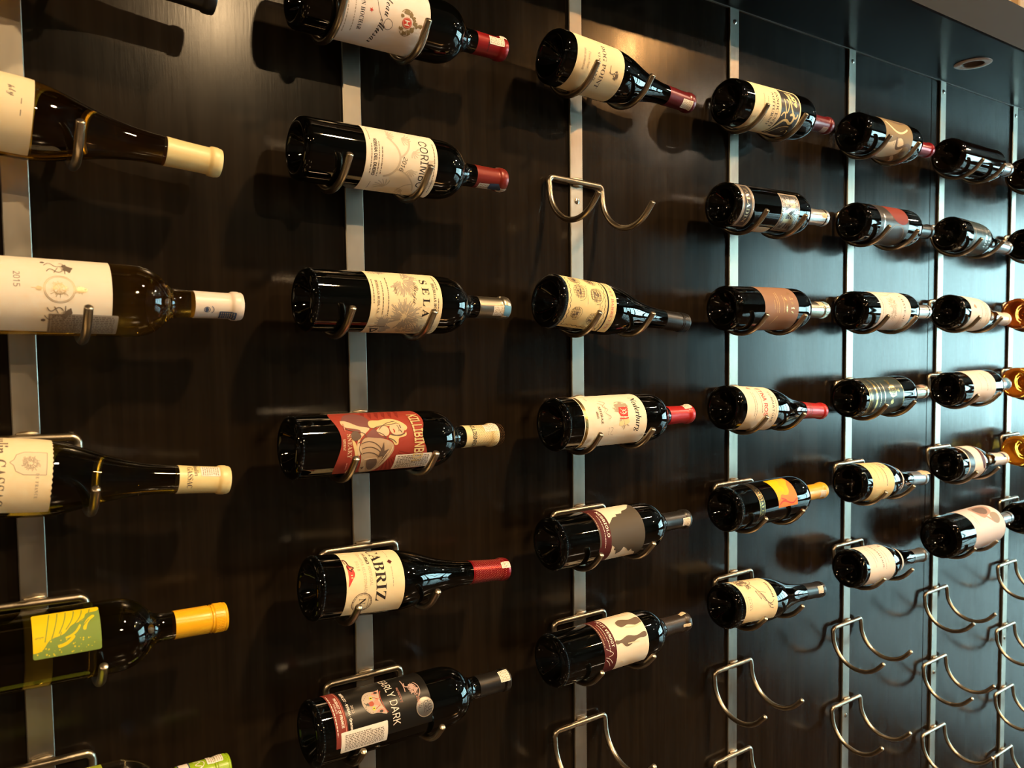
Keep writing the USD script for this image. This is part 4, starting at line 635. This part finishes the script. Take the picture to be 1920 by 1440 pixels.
# --- rail 6
b = Bottle(5, 1, 'bord', -106, 'plain black bottle without a visible label, grey capsule, top of its rail', 'glass_brown', R=38); b.capsule(222, 'steel_blue')
b = Bottle(5, 2, 'burg', -98, 'dark bottle with white lettering on black label below the plain black bottle', R=38)
l = b.label(40, 86, 130, 6, 'teal_black', shape=R_(-66, 0, 64, 86)); b.print(l, 'lettering', [T('MERLOT', -4, 56, 8, 'serif', fit=48), T('CUVEE', -2, 72, 9, 'serif', fit=44)], 'silver'); b.print(l, 'small_print', [micro([(-20, 30, 8)], 211, 3), micro([(-30, 20, 40)], 212, 1)], 'warm_grey'); b.capsule(214, 'steel_blue')
b = Bottle(5, 3, 'burg', -97, 'red wine bottle with cream label, red mark and pale pink capsule', R=38)
l = b.label(34, 98, 124, 12, 'white', shape=R_(-64, 0, 62, 98)); b.print(l, 'red_mark', [blob(-8, 22, 5, 3, 9, .4)], 'red_pale'); b.print(l, 'lettering', [micro([(-40, 12, 66), (-30, 26, 78), (-10, 24, 50)], 221, 1.6), T('Vosne', -8, 70, 6, 'italic', fit=36)], 'ink_soft'); b.capsule(212, 'ivory')
b = Bottle(5, 4, 'bord', -92, 'red wine bottle with plain peach cream label and blue capped silver capsule', R=38)
l = b.label(48, 106, 116, 14, 'pink_white', shape=R_(-58, 0, 58, 106)); b.print(l, 'lettering', [T('MARGAUX', -2, 62, 5, 'serif', fit=48), micro([(-26, 20, 80), (-16, 18, 34)], 231, 1.2)], 'ink_pale'); b.capsule(222, 'silver'); b.on_cap('capsule_print', R_(-14, 0, 14, 16), 276, 8, 'sky_blue')
b = Bottle(5, 5, 'burg', -92, 'red wine bottle with cream label crossed by dark red curves', R=38)
l = b.label(34, 78, 128, 12, 'white', shape=R_(-66, 0, 64, 78)); b.print(l, 'curve_band', [B_([(-66, 6), (-40, 14), (-10, 26), (30, 26), (64, 14), (64, 2), (30, 4), (0, 4), (-40, 2), (-66, -4)])], 'charcoal'); b.print(l, 'curve_band', [B_([(-66, 6), (-46, 12), (-30, 20), (-36, 4), (-66, -2)]), B_([(-50, 64), (-20, 66), (20, 64), (30, 72), (-10, 75), (-50, 74)])], 'maroon'); b.print(l, 'border_line', [R_(-66, 0, 64, 1.4), R_(-66, 76.6, 64, 78)], 'pink_white')
b.capsule(206, 'ivory'); b.on_cap('capsule_print', R_(-10, 0, 10, 12), 270, 40, 'navy'); b.knurl(7.5, 90)
b = Bottle(5, 6, 'bord', -112, 'large fat bottle with wide mauve white label and grey capsule', R=47, L=338)
l = b.label(74, 146, 150, 4, 'mauve', shape=R_(-76, 0, 74, 146)); b.print(l, 'soft_picture', [B_([(-50, 54), (-30, 50), (-14, 62), (-18, 90), (-26, 116), (-44, 124), (-54, 100), (-56, 74)])], 'rose_grey'); b.print(l, 'soft_picture', [B_([(-46, 62), (-30, 60), (-22, 76), (-26, 100), (-40, 110), (-48, 88)])], 'smoke'); b.print(l, 'soft_picture', [C_([(-22, 70), (-10, 84), (0, 96)], 5), C_([(-30, 58), (-20, 66)], 4)], 'cat_pink'); b.print(l, 'soft_picture', [B_([(-12, 92), (4, 100), (0, 124), (-16, 128), (-22, 112)])], 'warm_grey'); b.print(l, 'small_print', [micro([(-30, 0, 26), (-16, -4, 18)], 241, 1.2)], 'ink_pale')
b.capsule(256, 'steel_blue', 'plain')

# --- rail 7, cut by the right edge
for row, base, label, gl, paper, foil in [(1, -112, 'dark brown bottle base cut by the right edge, highest there', 'glass_brown', 'black_label', 'charcoal'), (2, -104, 'black bottle base cut by the right edge above the rust amber one', 'glass_black', 'cream', 'wine'), (3, -124, 'rust amber bottle cut by the right edge, between black and orange ones', 'glass_rust', 'cream', 'ivory'),
                                          (4, -120, 'orange amber bottle cut by the right edge, middle of three ambers', 'glass_amber', 'cream', 'ivory'), (5, -108, 'golden amber bottle cut by the right edge, lowest of the ambers', 'glass_gold', 'cream', 'butter'), (6, -98, 'dark bottle with pink label cut by the right edge, lowest there', 'glass_black', 'cat_pink', 'grey')]:
    b = Bottle(6, row, 'bord', base, label, gl, R=38); b.label(76, 90, 110, 14, paper); b.capsule(232, foil)
